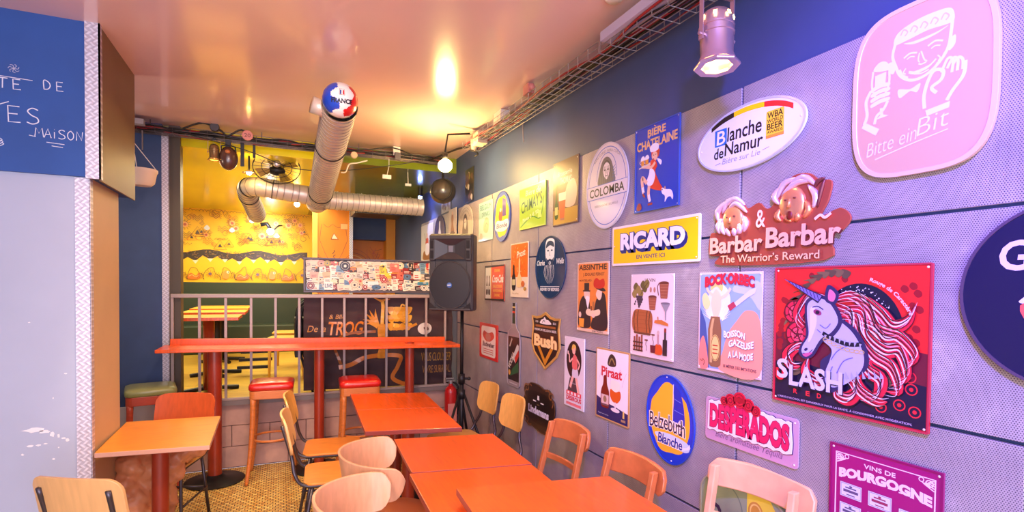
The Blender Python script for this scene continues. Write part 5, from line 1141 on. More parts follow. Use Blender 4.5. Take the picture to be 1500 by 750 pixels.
# --- framed orange soda sign
sg, A = sign('framed_sign', 'small black-framed orange and white soda sign right of the loudspeaker', [(0, 0), (42.8, 0), (42.8, 29.2), (0, 29.2)], (226, 74, 24), 4.248, 1.483, rim=((34, 28, 32), 1.1))
A.rect((222, 220, 226), 1.1, 1.1, 13.4, 28.1); A.rect((246, 190, 60), 13.4, 1.1, 15, 28.1)
for x in (3, 8.4): A.blob((70, 34, 30), [(x, 5), (x-.2, 11), (x+1, 16), (x+.8, 20.4), (x+2.8, 20.4), (x+2.6, 16), (x+3.9, 11), (x+3.7, 5)]); A.rect((206, 200, 206), x+.2, 9, x+3.5, 12)
A.text((250, 190, 70), 'DRINK', 22, 23.6, 12, 2.3, .02); A.text((246, 238, 236), 'Coca-Cola', 16.6, 14.8, 24, 6.4, .03, .25); A.text((250, 190, 70), 'DELICIOUS', 19, 10.6, 19, 2.4, .02); A.text((250, 190, 70), 'REFRESHING', 19, 7, 19, 2.2, .02); A.text((250, 190, 70), 'DRINK', 22, 3.4, 12, 2.2, .02); A.build(sg)

# --- orange wine print
sg, A = sign('tin_poster', 'orange and cream poster with a dark wine bottle and pale decanter', rrect(0, 0, 31.5, 40.6, .4), (224, 210, 196), 3.698, 1.520, holes=corners(31.5, 40.6))
A.rect((226, 116, 46), .8, 15, 30.7, 39.8); random.seed(4)
for k in range(40): x, y = random.uniform(2, 28), random.uniform(18, 38); A.stroke(random.choice([(244, 170, 90), (206, 84, 36), (246, 206, 140)]), [(x, y), (x+random.uniform(-3, 3), y+random.uniform(-4, 4))], .8, taper=True)
A.text((244, 230, 214), 'Prost', 12, 29, 15, 5, .02, .2, rot=8)
A.blob((40, 34, 40), [(3.6, 6), (3.4, 15), (5, 18), (5.4, 24), (7.6, 24), (8, 18), (9.8, 15), (9.6, 6)]); A.rect((200, 190, 150), 3.8, 9, 9.4, 13.4); A.blob((240, 196, 150), [(12.6, 8), (12.8, 14), (15.4, 18), (15.8, 28), (18, 28), (18.4, 18), (21, 14), (20.8, 8)])
A.oval((200, 110, 60), 23, 10, 3, 2.2); A.oval((180, 140, 70), 26.6, 6.4, 2.4, 1.4); A.text((160, 110, 90), 'Vins de Pays', 4, 2, 12, 1.4, 0); A.build(sg)

# --- round blue sign with bearded man
sg, A = sign('round_sign', 'round dark blue sign with a white drawn bearded man and script', oval(21.2, 20.6, 21.2, 20.6, 56), (28, 58, 96), 3.265, 1.524, rough=.18, rim=((54, 84, 120), .4))
w2 = (222, 228, 236)
A.blob(w2, [(14.6, 34), (16, 38.4), (21, 39.6), (26.6, 38.4), (27.4, 34), (26.4, 25), (21, 20.4), (15.8, 25)]); A.blob((30, 50, 84), [(15.4, 33.4), (17, 37), (21, 38), (25.6, 36.8), (26.6, 33.6), (21, 35)]); A.blob((30, 50, 84), [(15.6, 27), (18, 25.4), (21, 26.2), (24, 25.4), (26.4, 27), (25, 22), (21, 20), (17.2, 22)])
A.oval((30, 50, 84), 18.4, 31.6, 1.3, .6); A.oval((30, 50, 84), 23.6, 31.6, 1.3, .6); A.oval(w2, 21, 23.4, 1.5, 1.2); A.oval((30, 50, 84), 21, 23.4, .8, .6); A.stroke((30, 50, 84), [(21, 31), (20.4, 28.6), (21.6, 28.4)], .3)
for k in range(7): A.stroke(w2, [(14.6+k*1.9, 22), (13+k*2.3, 17), (16+k*1.5, 12), (19+k*.5, 9.4)], .55, taper=True)
A.text(w2, 'Charles', 2, 22, 11.6, 3.6, .02, .25); A.text(w2, 'Wells', 29.4, 22.4, 10, 3.6, .02, .25); A.rect(w2, 7.6, 7.6, 34.4, 8.0); A.text(w2, 'BREWERY OF BEDFORD', 7.6, 4.9, 26.6, 2, .03); A.build(sg)

# --- brown beer poster
sg, A = sign('tin_poster', 'dark brown to gold poster with one tall filled beer glass', [(0, 0), (31.8, 0), (31.8, 40.5), (0, 40.5)], (96, 64, 60), 3.020, 1.991, holes=((1.6, 38.8), (30.2, 38.8), (30.2, 1.8)))
A.rect((120, 88, 70), .8, 10, 31, 26); A.rect((190, 150, 50), .8, .8, 31, 10); A.blob((206, 186, 160), [(15, 12), (18, 24), (26, 27), (30, 20), (27, 11)])
A.text((214, 196, 196), 'Brasserie', 6, 31, 18, 3, .01, .15); A.text((214, 196, 196), 'THOMAS', 8.6, 25.6, 15, 4.2, .03); A.poly((206, 96, 50), [(9.6, 4), (8, 15.6), (16.6, 15.6), (15, 4)]); A.poly((246, 226, 190), [(7.9, 15.4), (7.6, 20.4), (17, 20.4), (16.7, 15.4)]); A.poly((170, 110, 90), [(10, 3), (15, 3), (15.2, 4.4), (9.8, 4.4)])
A.blob((60, 90, 40), [(2.6, 5), (2.6, 13), (3.6, 16), (4, 26), (5.4, 26), (5.8, 16), (6.8, 13), (6.8, 5)]); A.rect((220, 200, 120), 2.9, 7, 6.6, 12); A.build(sg)

# --- green handwriting sign
sg, A = sign('tin_sign', 'bright lime green sign with dark handwritten words', [(0, 0), (41.6, 0), (41.6, 30), (0, 30)], (166, 206, 46), 3.540, 2.016, rim=((206, 226, 110), .6))
A.text((236, 240, 190), 'Bière de', 10, 23.6, 24, 4, .02, .15); A.text((46, 96, 46), 'CHIMAY’S', 3, 11.4, 34, 8.4, .02, .1, rot=7); A.stroke((60, 140, 50), [(2, 2), (20, 8), (34, 6), (39, 20)], .8); A.text((236, 240, 190), 'Pinte 5 € 50', 6, 5, 26, 2.8, .02, rot=10); A.poly((206, 230, 120), [(30, 6), (36, 6), (35, 11), (31, 11)]); A.build(sg)

# --- yellow and blue oval
sg, A = sign('oval_sign', 'yellow oval sign with blue edge and white script, left of the green sign', oval(17, 20.2, 17, 20.2, 48), (70, 92, 176), 4.054, 1.960, rim=((84, 108, 190), .5))
A.poly((248, 204, 40), [(17+13.8*(1+.05*sin(6*a))*cos(a), 20.2+16.6*(1+.05*sin(6*a+1))*sin(a)) for a in [2*pi*i/48 for i in range(48)]]); A.poly((96, 80, 150), [(18, 20), (18, 35), (25, 33), (25.6, 20)]); A.blob((206, 90, 60), [(11, 18), (11, 24), (15, 27), (18, 23), (17, 17)]); A.oval((252, 240, 220), 14.4, 25.6, 1.6)
A.blob((236, 232, 236), [(4, 10), (6, 17), (17, 16.4), (29, 17), (30, 11), (20, 8)]); A.text((60, 60, 130), 'Blonde', 6, 11, 22, 4, .03, .1); A.build(sg)

# --- pale blue poster
sg, A = sign('paper_poster', 'pale turquoise poster with a pink hand above the loudspeaker', [(0, 0), (34, 0), (34, 34), (0, 34)], (150, 196, 200), 4.425, 1.996, t=.003, cat='poster')
A.text((60, 96, 110), 'BELGIUM', 4, 27, 26, 4.6, .0); A.text((60, 96, 110), 'DRINKS', 8, 21, 18, 4, .0); A.blob((240, 176, 150), [(12, 10), (13, 16), (18, 20), (24, 18), (25, 12), (22, 7), (16, 7)]); A.blob((240, 160, 140), [(1, 2), (4, 7), (9, 6), (10, 2)]); A.stroke((196, 110, 96), [(16, 12), (19, 15), (22, 13)], .6); A.build(sg)

# --- farther round and small posters
ol = oval(23, 15.4, 22.6, 22.6, 40); ol = [(x, max(y, .0)) for x, y in ol]
sg, A = sign('round_sign', 'grey round badge sign with a man in an arch just above the loudspeaker', oval(22.6, 22, 22.4, 21.6, 48), (186, 182, 178), 5.02, 1.945)
A.ring((120, 116, 120), 22.6, 22, 19, 18.4, .5); A.text((110, 106, 110), 'BRASSERIE ARTISANALE', 8, 36.8, 29, 2, .01, warp=arc_warp(22.6, 22, 15)); A.blob((70, 66, 74), [(15, 15), (15, 24), (18, 32), (22.6, 35), (27, 32), (30, 24), (30, 15)]); A.blob((214, 208, 206), [(19, 24), (19.4, 29), (22.6, 31), (25.8, 29), (26, 24), (22.6, 20)]); A.oval((70, 66, 74), 21, 27, .8); A.oval((70, 66, 74), 24.4, 27, .8)
A.rect((186, 182, 178), 4, 9.6, 41, 15); A.text((34, 30, 36), 'CAFÉ 1871', 5, 10.4, 35, 4, .05); A.build(sg)
sg, A = sign('tin_poster', 'narrow pale poster of a standing figure farther along the wall', [(0, 0), (26, 0), (26, 27.6), (0, 27.6)], (206, 196, 196), 5.34, 2.122)
A.blob((150, 90, 70), [(8, 3), (10, 12), (9, 18), (13, 25), (17, 18), (16, 12), (19, 3)]); A.oval((230, 190, 170), 13, 23, 2); A.blob((90, 60, 60), [(4, 2), (13, 5), (22, 2), (13, 1)]); A.build(sg)
sg, A = sign('round_sign', 'round navy sign with a white bottle drawing beyond the loudspeaker', oval(20.5, 20, 20.5, 20, 40), (30, 50, 120), 5.885, 1.985, rim=((60, 80, 150), .5))
A.blob((230, 232, 246), [(15, 8), (15, 20), (18, 26), (18.4, 33), (22.6, 33), (23, 26), (26, 20), (26, 8)]); A.rect((30, 50, 120), 16, 14, 25, 18); A.rect((230, 232, 246), 8, 10, 33, 12.4); A.build(sg)
sg, A = sign('paper_poster', 'tall white poster of a figure over brown ground at the far end of the wall', [(0, 0), (58, 0), (58, 44), (0, 44)], (222, 216, 222), 6.53, 1.905, t=.003, cat='poster')
A.blob((150, 100, 60), [(10, 2), (14, 12), (29, 9), (46, 13), (50, 2)]); A.blob((206, 80, 60), [(22, 20), (24, 27), (34, 27), (35, 20), (28, 17)]); A.blob((230, 220, 226), [(20, 10), (22, 20), (36, 20), (40, 10), (30, 6)]); A.oval((220, 180, 160), 29, 30, 3.4); A.stroke((120, 110, 130), [(16, 34), (22, 26), (28, 24)], 1); A.build(sg)

# --- sign behind the pale chair
sg, A = sign('round_sign', 'grey-green and yellow round-cornered sign half hidden behind the pale wooden chair', rrect(0, 0, 42, 46, 9), (150, 164, 130), 1.675, .385, t=.008, rim=((186, 190, 150), .7))
A.poly((236, 214, 70), [(24, 1.2), (24, 45), (34, 45), (40.8, 36), (40.8, 9), (34, 1.2)]); A.ring((110, 130, 110), 13, 34, 9, 10, .5); A.text((50, 40, 66), 'Orval', 3, 26.5, 22, 8, .03, .2); A.oval((206, 150, 60), 28, 38, 3.4, 4); A.ring((236, 200, 110), 28, 38, 2.4, 3, .6, 20); A.blob((120, 130, 170), [(30, 14), (28, 26), (34, 30), (38, 24), (37, 14)]); A.build(sg)
# ============================================================ chalk writing on the blue header
CH = Art(0.0004)
LET = {'T': [[(0, 1), (.8, 1)], [(.4, 1), (.38, 0)]], 'E': [[(.6, 1), (0, 1), (.03, 0), (.65, .02)], [(.02, .52), (.5, .53)]], 'D': [[(.02, 0), (0, 1), (.45, .85), (.6, .45), (.4, .08), (.02, 0)]],
       'S': [[(.6, .9), (.3, 1), (.05, .8), (.25, .55), (.55, .4), (.6, .15), (.3, 0), (0, .1)]], 'M': [[(0, 0), (.1, 1), (.38, .4), (.66, 1), (.8, 0)]], 'A': [[(0, 0), (.35, 1), (.65, 0)], [(.12, .35), (.55, .38)]],
       'I': [[(.1, .7), (.1, 0)], [(.1, .95), (.12, .98)]], 'O': [[(.3, 1), (.05, .7), (.05, .25), (.3, 0), (.55, .25), (.55, .7), (.3, 1)]], 'N': [[(0, 0), (.05, 1), (.5, .05), (.6, 1)]], 'R': [[(0, 0), (0, 1), (.5, .9), (.5, .6), (.02, .5), (.55, 0)]], 'C': [[(.6, .9), (.3, 1), (.02, .6), (.1, .1), (.6, .05)]]}
def chalk(t, x, y, h, adv, w=.35):
    for c in t:
        for L in LET.get(c, []): CH.stroke((222, 222, 240), [(x+a*h*.95, y+b*h) for a, b in L], w, smooth=c in 'SDOC')
        x += adv if c != 'I' else adv*.55
chalk('TE', 137, 252.2, 4.8, 5.6, .45); chalk('DE', 154.2, 254.0, 4.3, 4.9, .42); chalk('ES', 140.6, 236.5, 7.6, 7.0, .5)
chalk('MAISON', 150.6, 230.6, 4.4, 3.55, .36); CH.stroke((222, 222, 240), [(135, 243), (141, 246)], .4)
CH.stroke((222, 222, 240), [(132, 258), (150, 257.4)], .3); CH.stroke((222, 222, 240), [(148.4, 231), (151, 230.6)], .3)
CH.stroke((222, 222, 240), [(155, 228.4), (162, 228)], .3); CH.stroke((222, 222, 240), [(157, 226.8), (161.4, 226.5)], .3)
for k in range(3): CH.stroke((222, 222, 240), [(136+k, 229-k*1.4), (138.4+k*.3, 227.6-k), (136.6, 226-k)], .3)
for k in range(9): a = k*.9; CH.stroke((190, 190, 214), [(143, 262), (143+1.6*cos(a), 262+1.6*sin(a)), (143+2.2*cos(a+.5), 262+2.0*sin(a+.5))], .22)
hdr = [o for o in bpy.data.objects if o.name.startswith('wall_left') and o.data.materials[0] == BLUEB][0]
ch_ = bpy.data.objects.new('chalk_writing', None); C.objects.link(ch_); ch_.parent = hdr; front_frame(ch_, -2.6, 3.2798, 0); CH.build(ch_)

# ============================================================ lamps
def glow(name, c, r, col, s, parent):
    m = mat('glow_%s_%d' % ('%02x%02x%02x' % col, int(s)), (255, 240, 210), .5, emit=col, es=s)
    return MB().ell((0, 0, 0), r, 20, 12).build(name, m, parent, smooth=True, loc=c)
T = thing('globe_lamp', 'glowing round globe bulb hanging at the back corner beside the poster wall', 'lamp', (1.2, 4.06, 2.56))
glow('bulb', (0, 0, 0), (.056, .056, .05), (255, 214, 130), 230, T)
MB().tube([(0, 0, .05), (0, 0, .12), (.02, .0, .25), (.25, .05, .30)], .008, 8).tube([(0, 0, .04), (0, 0, .10)], .022, 12).build('holder', IRON, T, smooth=True)
def par_can(label, loc, s, body, power=0, aim=None, glowc=(255, 206, 110), gs=60, group=None, tilt=(0, 0), up=.16):
    T = thing('stage_lamp', label, 'lamp', loc, 0, group)
    R = Matrix.Rotation(tilt[0], 4, 'X') @ Matrix.Rotation(tilt[1], 4, 'Y')
    def add(mb, name, m, **k):
        mb.v = [tuple(R @ Vector(v)) for v in mb.v]; return mb.build(name, m, T, **k)
    p = [(.0, .125), (.025, .122), (.046, .108), (.056, .085), (.059, .06), (.062, .058), (.062, .052), (.059, .05), (.059, .035), (.062, .033), (.062, .027), (.058, .025), (.056, -.045), (.062, -.06), (.066, -.075), (.063, -.075), (.058, -.062), (.052, -.04), (.05, .03), (0, .05)]
    smooth_angle(add(MB().lathe([(r*s, z*s) for r, z in p], 28), 'housing', body), 35)
    add(MB().lathe([(.053*s, -.078*s), (.078*s, -.080*s), (.080*s, -.086*s), (.078*s, -.090*s), (.053*s, -.088*s), (.053*s, -.078*s)], 8), 'front_ring', body)
    add(MB().lathe([(0, -.035*s), (.04*s, -.042*s), (.05*s, -.052*s)], 24), 'lens', mat('lens_%d' % gs, (255, 230, 170), .2, emit=glowc, es=gs), smooth=True)
    y = MB()
    for q in (-1, 1): y.box((q*.072*s-.002, -.009*s, -.0*s), (q*.072*s+.002, .009*s, .17*s))
    y.box((-.074*s, -.009*s, .166*s), (.074*s, .009*s, .172*s)).tube([(-.084*s, 0, .02*s), (.084*s, 0, .02*s)], .006*s, 8); y.build('yoke', body, T)
    MB().tube([(0, 0, .17*s), (0, 0, .17*s+up)], .007, 8).box((-.022*s, -.014*s, .172*s), (.022*s, .014*s, .20*s)).build('clamp', IRON, T)
    if power:
        d = R @ Vector((0, 0, -1)); l = lamp('SPOT', tuple(R @ Vector((0, 0, -.10*s))), power, (1, .78, .5), .04, None, 100, .7); l.parent = T
        l.rotation_euler = Vector(aim).to_track_quat('-Z', 'Y').to_euler() if aim else (R_(0), 0, 0)
    return T
CAN = mat('can_metal', (196, 166, 172), .3, .75)
T = par_can('large silver can stage lamp lit from inside, hanging near the top of the wall', (1.40, 1.41, 2.462), .98, CAN, 34, (-.35, .3, -1), gs=26, tilt=(R_(-4), R_(2)), up=.15)
hm = mat('vent_glow', (255, 210, 120), .4, emit=(255, 214, 130), es=7)
for k in range(7):
    a = k*2*pi/7; MB().box((-.006, -.001, -.007), (.006, .001, .007)).build('vent_slot', hm, T, loc=(.056*sin(a)*.98, -.056*cos(a)*.98, .085)).rotation_euler = (R_(-16), 0, a)
par_can('small silver can spotlight glowing yellow under the rear cable tray', (-.50, 4.93, 2.665), .62, mat('can_metal_small', (150, 120, 80), .3, .6), 7, (0, .2, -1), gs=40, up=.03)
T = thing('moving_lamp', 'brown rounded stage lamp head hanging beside the small spotlight', 'lamp', (-.40, 4.95, 2.64))
MB().ell((0, 0, 0), (.072, .06, .098), 20, 14).build('head', mat('brown_shell', (88, 56, 44), .25, coat=.5), T, smooth=True); MB().box((-.02, -.02, .09), (.02, .02, .15)).tube([(-.06, 0, .02), (-.05, 0, .10), (0, 0, .11), (.05, 0, .10), (.06, 0, .02)], .006, 6).build('bracket', IRON, T); MB().ell((.0, -.055, .045), (.02, .012, .016), 10, 6).build('sensor', mat('amber', (200, 120, 60), .3), T, smooth=True)
T = thing('pendant_bulb', 'glowing bulb on a stem just over the duct elbow', 'lamp', (-.262, 5.28, 2.60)); glow('bulb', (0, 0, 0), .022, (255, 206, 110), 150, T); MB().tube([(0, 0, .02), (0, 0, .17)], .008, 8).build('stem', IRON, T); MB().lathe([(.02, .02), (.055, .0), (.058, -.004), (.02, .012)], 24).build('shade', mat('glass_shade', (240, 200, 150), .3), T, smooth=True)
T = thing('pendant_bulb', 'glowing bulb in the back room right below the duct junction', 'lamp', (.194, 7.5, 2.66)); glow('bulb', (0, 0, 0), .035, (255, 200, 90), 110, T); MB().tube([(0, 0, .02), (0, 0, .09)], .015, 8).build('stem', IRON, T)
T = thing('wall_spotlight', 'dazzling white spotlight on the painted far wall', 'lamp', (-.15, 9.0, 2.42)); glow('bulb', (0, 0, 0), .05, (236, 236, 255), 30, T); MB().tube([(0, 0, .03), (-.05, .02, .12), (-.14, .02, .10)], .03, 10).tube([(.05, .0, .03), (.12, .02, .10), (.16, .2, .12)], .012, 8).build('arm', IRON, T, smooth=True)
l = lamp('SPOT', (-.15, 8.7, 2.55), 14, (.95, .95, 1), .05, (-.3, 9.3, 2.3), 110, .8)
T = thing('led_spot', 'small blue-white spotlight at the end of the grey duct', 'lamp', (1.50, 6.1, 2.64)); glow('bulb', (0, 0, 0), .022, (120, 150, 255), 80, T); MB().tube([(0, 0, .01), (0, 0, .11)], .03, 12).build('housing', IRON, T)
l = lamp('SPOT', (1.44, 6.1, 2.60), 9, (.45, .5, 1), .03, (1.63, 5.95, 2.1), 80, .6)
T = thing('bare_bulb_holder', 'bare bulb fixture with white coil in the ceiling corner above the globe', 'lamp', (1.46, 4.10, 2.72)); smooth_angle(MB().lathe([(0, .15), (.04, .15), (.04, .13), (.014, .125), (.012, .09), (.03, .085), (.033, .05), (.026, .02), (.02, 0), (0, -.004)], 20).build('body', mat('dusty_plastic', (150, 134, 122), .5), T)); MB().tube([(.03*cos(i*.5), .03*sin(i*.5), .02-.004*i) for i in range(16)], .006, 6).build('coil', IRON, T, smooth=True)
T = thing('ceiling_spot', 'small white recessed ceiling fitting at the top edge', 'lamp', (1.36, 1.98, 2.9)); MB().lathe([(.0, -.02), (.035, -.02), (.045, -.008), (.045, 0)], 20).build('ring', WHITEP, T, smooth=True)

# ============================================================ ducts and ball
def duct(label, paths, r, name='air_duct'):
    T = thing(name, label, 'duct', paths[0][0])
    o = Vector(paths[0][0])
    for P in paths:
        pts = [Vector(p)-o for p in P]; L = []; 
        for i in range(len(pts)-1):
            n_ = max(1, int((pts[i+1]-pts[i]).length/.018))
            for j in range(n_): L.append(pts[i].lerp(pts[i+1], j/n_))
        L.append(pts[-1]); rs = [r+(.0035 if i % 3 == 0 else 0) for i in range(len(L))]
        MB().tube(L, rs, 28, caps=False).build('pipe', GALV, T, smooth=True)
        sm_ = MB()
        for i in range(2, len(L)-2, 3):
            d = (L[i+1]-L[i-1]).normalized(); x = d.cross(Vector((0, 0, 1))).normalized(); y = d.cross(x); e = d*.010
            sm_.tube([L[i]+x*(r+.002)*cos(a)+y*(r+.002)*sin(a)+e*cos(a) for a in [2*pi*k/24 for k in range(24)]], .0028, 4, closed=True)
        q = sm_.build('seam', mat('duct_seam', (150, 138, 134), .4, .4), T, smooth=True); q['kind'] = 'stuff'
    return T, o
T, o = duct('large ribbed silver duct running back under the ceiling', [[(.335, 3.42, 2.715), (.35, 5.62, 2.44)]], .104)
for t_ in (.32, .86):
    p = Vector((0, 0, 0)).lerp(Vector((.015, 2.2, -.275)), t_); MB().tube([(p.x+.109*cos(a), p.y+.0, p.z+.109*sin(a)) for a in [2*pi*i/28 for i in range(28)]], .005, 6, closed=True).build('strap', IRON, T, smooth=True)
MB().tube([(-.06, .12, -.01), (-.16, .10, .01)], .052, 20).build('branch_stub', GALV, T, smooth=True)
MB().tube([(0, 2.18, -.27), (0, 2.3, -.28)], .104, 24).build('end_cap', GALV, T, smooth=True)
T, o = duct('dull grey cross duct ending near the poster wall', [[(.40, 5.52, 2.44), (1.38, 5.52, 2.435)]], .088); MB().tube([(.965, 0, -.005), (.985, 0, -.005)], .088, 24).build('end_cap', mat('dark_cap', (70, 66, 76), .5, .3), T)
for x in (.12, .35, .62, .85): MB().tube([(x, .092*cos(a), .092*sin(a)) for a in [2*pi*i/24 for i in range(24)]], .0035, 6, closed=True).build('strap', GALV, T, smooth=True)
el = crom([(.28, 5.52, 2.47), (.0, 5.52, 2.50), (-.18, 5.53, 2.52), (-.275, 5.60, 2.52), (-.30, 5.75, 2.50), (-.265, 6.1, 2.42), (-.24, 6.42, 2.36)], 6)
T, o = duct('silver duct bending through an elbow toward the painted far wall', [el], .088)
for q in (8, 18, 26): 
    p = Vector(el[q])-o; d = (Vector(el[q+1])-Vector(el[q-1])).normalized(); x = d.cross(Vector((0, 0, 1))).normalized(); y = d.cross(x); MB().tube([p+x*.092*cos(a)+y*.092*sin(a) for a in [2*pi*i/24 for i in range(24)]], .004, 6, closed=True).build('strap', IRON, T, smooth=True)
T = thing('soccer_ball', 'blue, white and red soccer ball stuck in the open end of the duct', 'ball', (.330, 3.36, 2.722))
bm = bmesh.new(); bmesh.ops.create_icosphere(bm, subdivisions=5, radius=.104)
ico = bmesh.new(); bmesh.ops.create_icosphere(ico, subdivisions=1, radius=1); pent = [v.co.normalized() for v in ico.verts]; hexc = [f.calc_center_median().normalized() for f in ico.faces]; ico.free()
Rb = Matrix.Rotation(.35, 3, 'Y') @ Matrix.Rotation(.2, 3, 'X')
pent = [Rb @ p for p in pent]; hexc = [Rb @ p for p in hexc]
cent = [(p, 1.03) for p in pent]+[(p, 1.0) for p in hexc]
me = bpy.data.meshes.new('panels'); 
for v in bm.verts:
    n_ = v.co.normalized(); d = sorted((n_.dot(p)*k for p, k in cent), reverse=True); e = d[0]-d[1]; v.co *= 1-.022*max(0, 1-e/.03)
for f in bm.faces:
    n_ = f.calc_center_median().normalized(); ci = max(range(len(cent)), key=lambda i: n_.dot(cent[i][0])*cent[i][1]); cx = cent[ci][0].x*.94-cent[ci][0].y*-.1
    f.material_index = 0 if cx < -.38 else (2 if cx > .34 else 1); f.smooth = True
bm.to_mesh(me); bm.free()
for c in ((26, 70, 200), (240, 238, 240), (214, 26, 34)): me.materials.append(mat('ball_%02x%02x' % c[:2], c, .3, coat=.5))
o = bpy.data.objects.new('ball_shell', me); C.objects.link(o); o.parent = T
b_ = Art(0); b_.text((30, 30, 50), 'FRANCE', -6.6, -2.4, 13.2, 2.8, .05); b_.rect((230, 226, 230), -1.7, 2.3, 1.7, 6); b_.rect((26, 60, 150), -1.4, 2.6, -.5, 5.2); b_.rect((210, 30, 40), .5, 2.6, 1.4, 5.2); b_.outline((120, 110, 110), [(-1.7, 2.3), (1.7, 2.3), (1.7, 6), (-1.7, 6)], .25)
before = set(bpy.data.objects); b_.build(T)
for ch in set(bpy.data.objects)-before:
    for v in ch.data.vertices:
        a, bb = v.co.x/.104, v.co.y/.104; k = v.co.z; az = a*.95; p = Vector((sin(az)*cos(bb), -cos(az)*cos(bb), sin(bb)))*(.1052+k*2)
        v.co = Matrix.Rotation(R_(-14), 3, 'X') @ p if False else Matrix.Rotation(R_(13), 3, 'X') @ p

# ============================================================ cable trays and cables
def tray(label, a, b, w, h, n=7, step=.10, STEEL=STEEL):
    a, b = Vector(a), Vector(b); T = thing('cable_tray', label, 'cable tray', a); d = b-a; L = d.length; d.normalize(); s = d.cross(Vector((0, 0, 1))).normalized()
    for t_ in (-1, -.5, 0, .5, 1): MB().tube([s*w/2*t_, d*L+s*w/2*t_], .0026, 5).build('long_wire', STEEL, T)
    for q in (-1, 1): MB().tube([s*w/2*q+Vector((0, 0, h)), d*L+s*w/2*q+Vector((0, 0, h))], .0026, 5).build('long_wire', STEEL, T); MB().tube([s*w/2*q+Vector((0, 0, h/2)), d*L+s*w/2*q+Vector((0, 0, h/2))], .0022, 5).build('long_wire', STEEL, T)
    r = MB(); k = int(L/step)
    for i in range(k+1):
        p = d*(i*step); MB().tube([p-s*w/2+Vector((0, 0, h)), p-s*w/2, p+s*w/2, p+s*w/2+Vector((0, 0, h))], .0022, 5).build('cross_wire', STEEL, T)
    for i in range(int(L/.8)+1):
        p = d*(.2+i*.8)
        if p.length < L: MB().tube([p, p+Vector((0, 0, 2.9-a.z))], .004, 6).build('hanger_rod', STEEL, T)
    return T
tray('wire mesh cable tray full of cables along the poster wall', (1.50, 1.30, 2.735), (1.50, 4.30, 2.775), .15, .06)
tray('wire mesh cable tray across the back above the railing', (-1.15, 4.99, 2.795), (1.45, 4.99, 2.79), .10, .055, step=.12, STEEL=DSTEEL)
random.seed(9)
cn = 0
def cable(pts, r, m, label, group):
    P = crom(pts, 5); o = MB().tube(P, r, 6).build('cable', m, None, smooth=True); tag(o, label, 'cable', group); return o
for k in range(9):
    x = 1.44+.014*k; pts = [(x+random.uniform(-.02, .02), 1.3+i*.3, 2.748+random.uniform(0, .03)+.012*i*.3) for i in range(11)]
    cable(pts, random.choice([.005, .006, .008]), CABLEM if k % 4 else CABLER, 'thin cable lying in the mesh tray along the poster wall', 'cables in the side tray')
for k in range(11):
    z = 2.80+random.uniform(0, .03); pts = [(-1.15+i*.2, 4.99+random.uniform(-.04, .04), z+random.uniform(-.012, .03)) for i in range(14)]
    cable(pts, random.choice([.006, .007, .010]), CABLEM if k % 5 else CABLER, 'thin cable lying in the mesh tray across the back', 'cables in the rear tray')
cable([(-.72, 4.93, 2.84), (-.58, 4.92, 2.90), (-.46, 4.92, 2.86), (-.40, 4.92, 2.82), (-.30, 4.92, 2.88), (-.2, 4.93, 2.82)], .008, CABLEM, 'black cable humping up over the rear tray beside the dark disc', None)
cable([(.50, 4.93, 2.80), (.72, 4.9, 2.83), (.95, 4.9, 2.87), (1.15, 4.92, 2.83), (1.35, 4.94, 2.82)], .006, CABLEM, 'black cable looping right of the duct on the ceiling', None)
cable([(-.9, 4.9, 2.83), (-.3, 4.9, 2.72), (.1, 4.9, 2.60), (.5, 4.9, 2.62), (.9, 4.9, 2.70), (1.2, 4.92, 2.78)], .0035, CABLEM, 'long thin black cable sagging in front of the duct', None)
cable([(.49, 4.9, 2.60), (.53, 4.9, 2.61), (.56, 4.9, 2.68), (.63, 4.9, 2.70), (.72, 4.92, 2.735)], .006, WHITEP, 'short white cable end hanging right of the duct', None)
cable([(1.3, 4.93, 2.80), (1.45, 4.6, 2.84), (1.48, 4.3, 2.80), (1.50, 4.1, 2.76)], .010, CABLEM, 'thick black cable joining the two trays in the corner', None)
def small(name, label, cat, mb, m, loc, smooth=False, group=None):
    o = mb.build(name, m, None, smooth=smooth, loc=loc); tag(o, label, cat, group); return o
def disc(r, t=.02): return MB().lathe([(0, t), (r*.9, t), (r, t*.7), (r, 0), (0, 0)], 24)
o = small('junction_disc', 'dark round speaker disc on the rear cable tray', 'box', disc(.036), mat('dark_disc', (50, 34, 40), .4), (-.495, 4.92, 2.875)); o.rotation_euler = (R_(90), 0, 0)
o = small('speed_sign', 'small round pink disc with the number 20 on the rear tray', 'sign', disc(.042, .008), mat('pink_disc', (206, 130, 124), .45), (-.255, 4.90, 2.835)); o.rotation_euler = (R_(90), 0, 0)
s_ = Art(.0082); s_.text((120, 40, 44), '20', -2.4, -1.6, 4.8, 3.2, .02); s_.build(o)
o = small('junction_disc', 'cream round junction box right of the duct', 'box', disc(.03, .02), mat('cream_plastic', (206, 186, 160), .5), (.60, 4.90, 2.765)); o.rotation_euler = (R_(90), 0, 0)
small('sensor_box', 'dark grey box under a pale bracket on the rear tray', 'box', MB().box((-.025, -.02, -.035), (.025, .02, .03)), mat('grey_box', (86, 80, 90), .4), (.99, 4.90, 2.80))
small('sensor_plate', 'pale plate behind the dark grey box', 'plate', MB().box((-.033, 0, 0), (.033, .012, .08)), WHITEP, (.99, 4.93, 2.815))
small('switch_box', 'small white box hanging below the rear tray', 'box', MB().box((-.04, -.01, -.018), (.04, .01, .018)).tube([(0, 0, .01), (.02, 0, .10), (.01, -.05, .165)], .003, 5), WHITEP, (.92, 5.05, 2.63))
small('switch_box', 'small pale box behind the tray beside the sagging cable', 'box', MB().box((-.03, -.01, -.012), (.03, .01, .012)).tube([(0, 0, .01), (0, .02, .132)], .004, 6), WHITEP, (1.18, 5.3, 2.62))
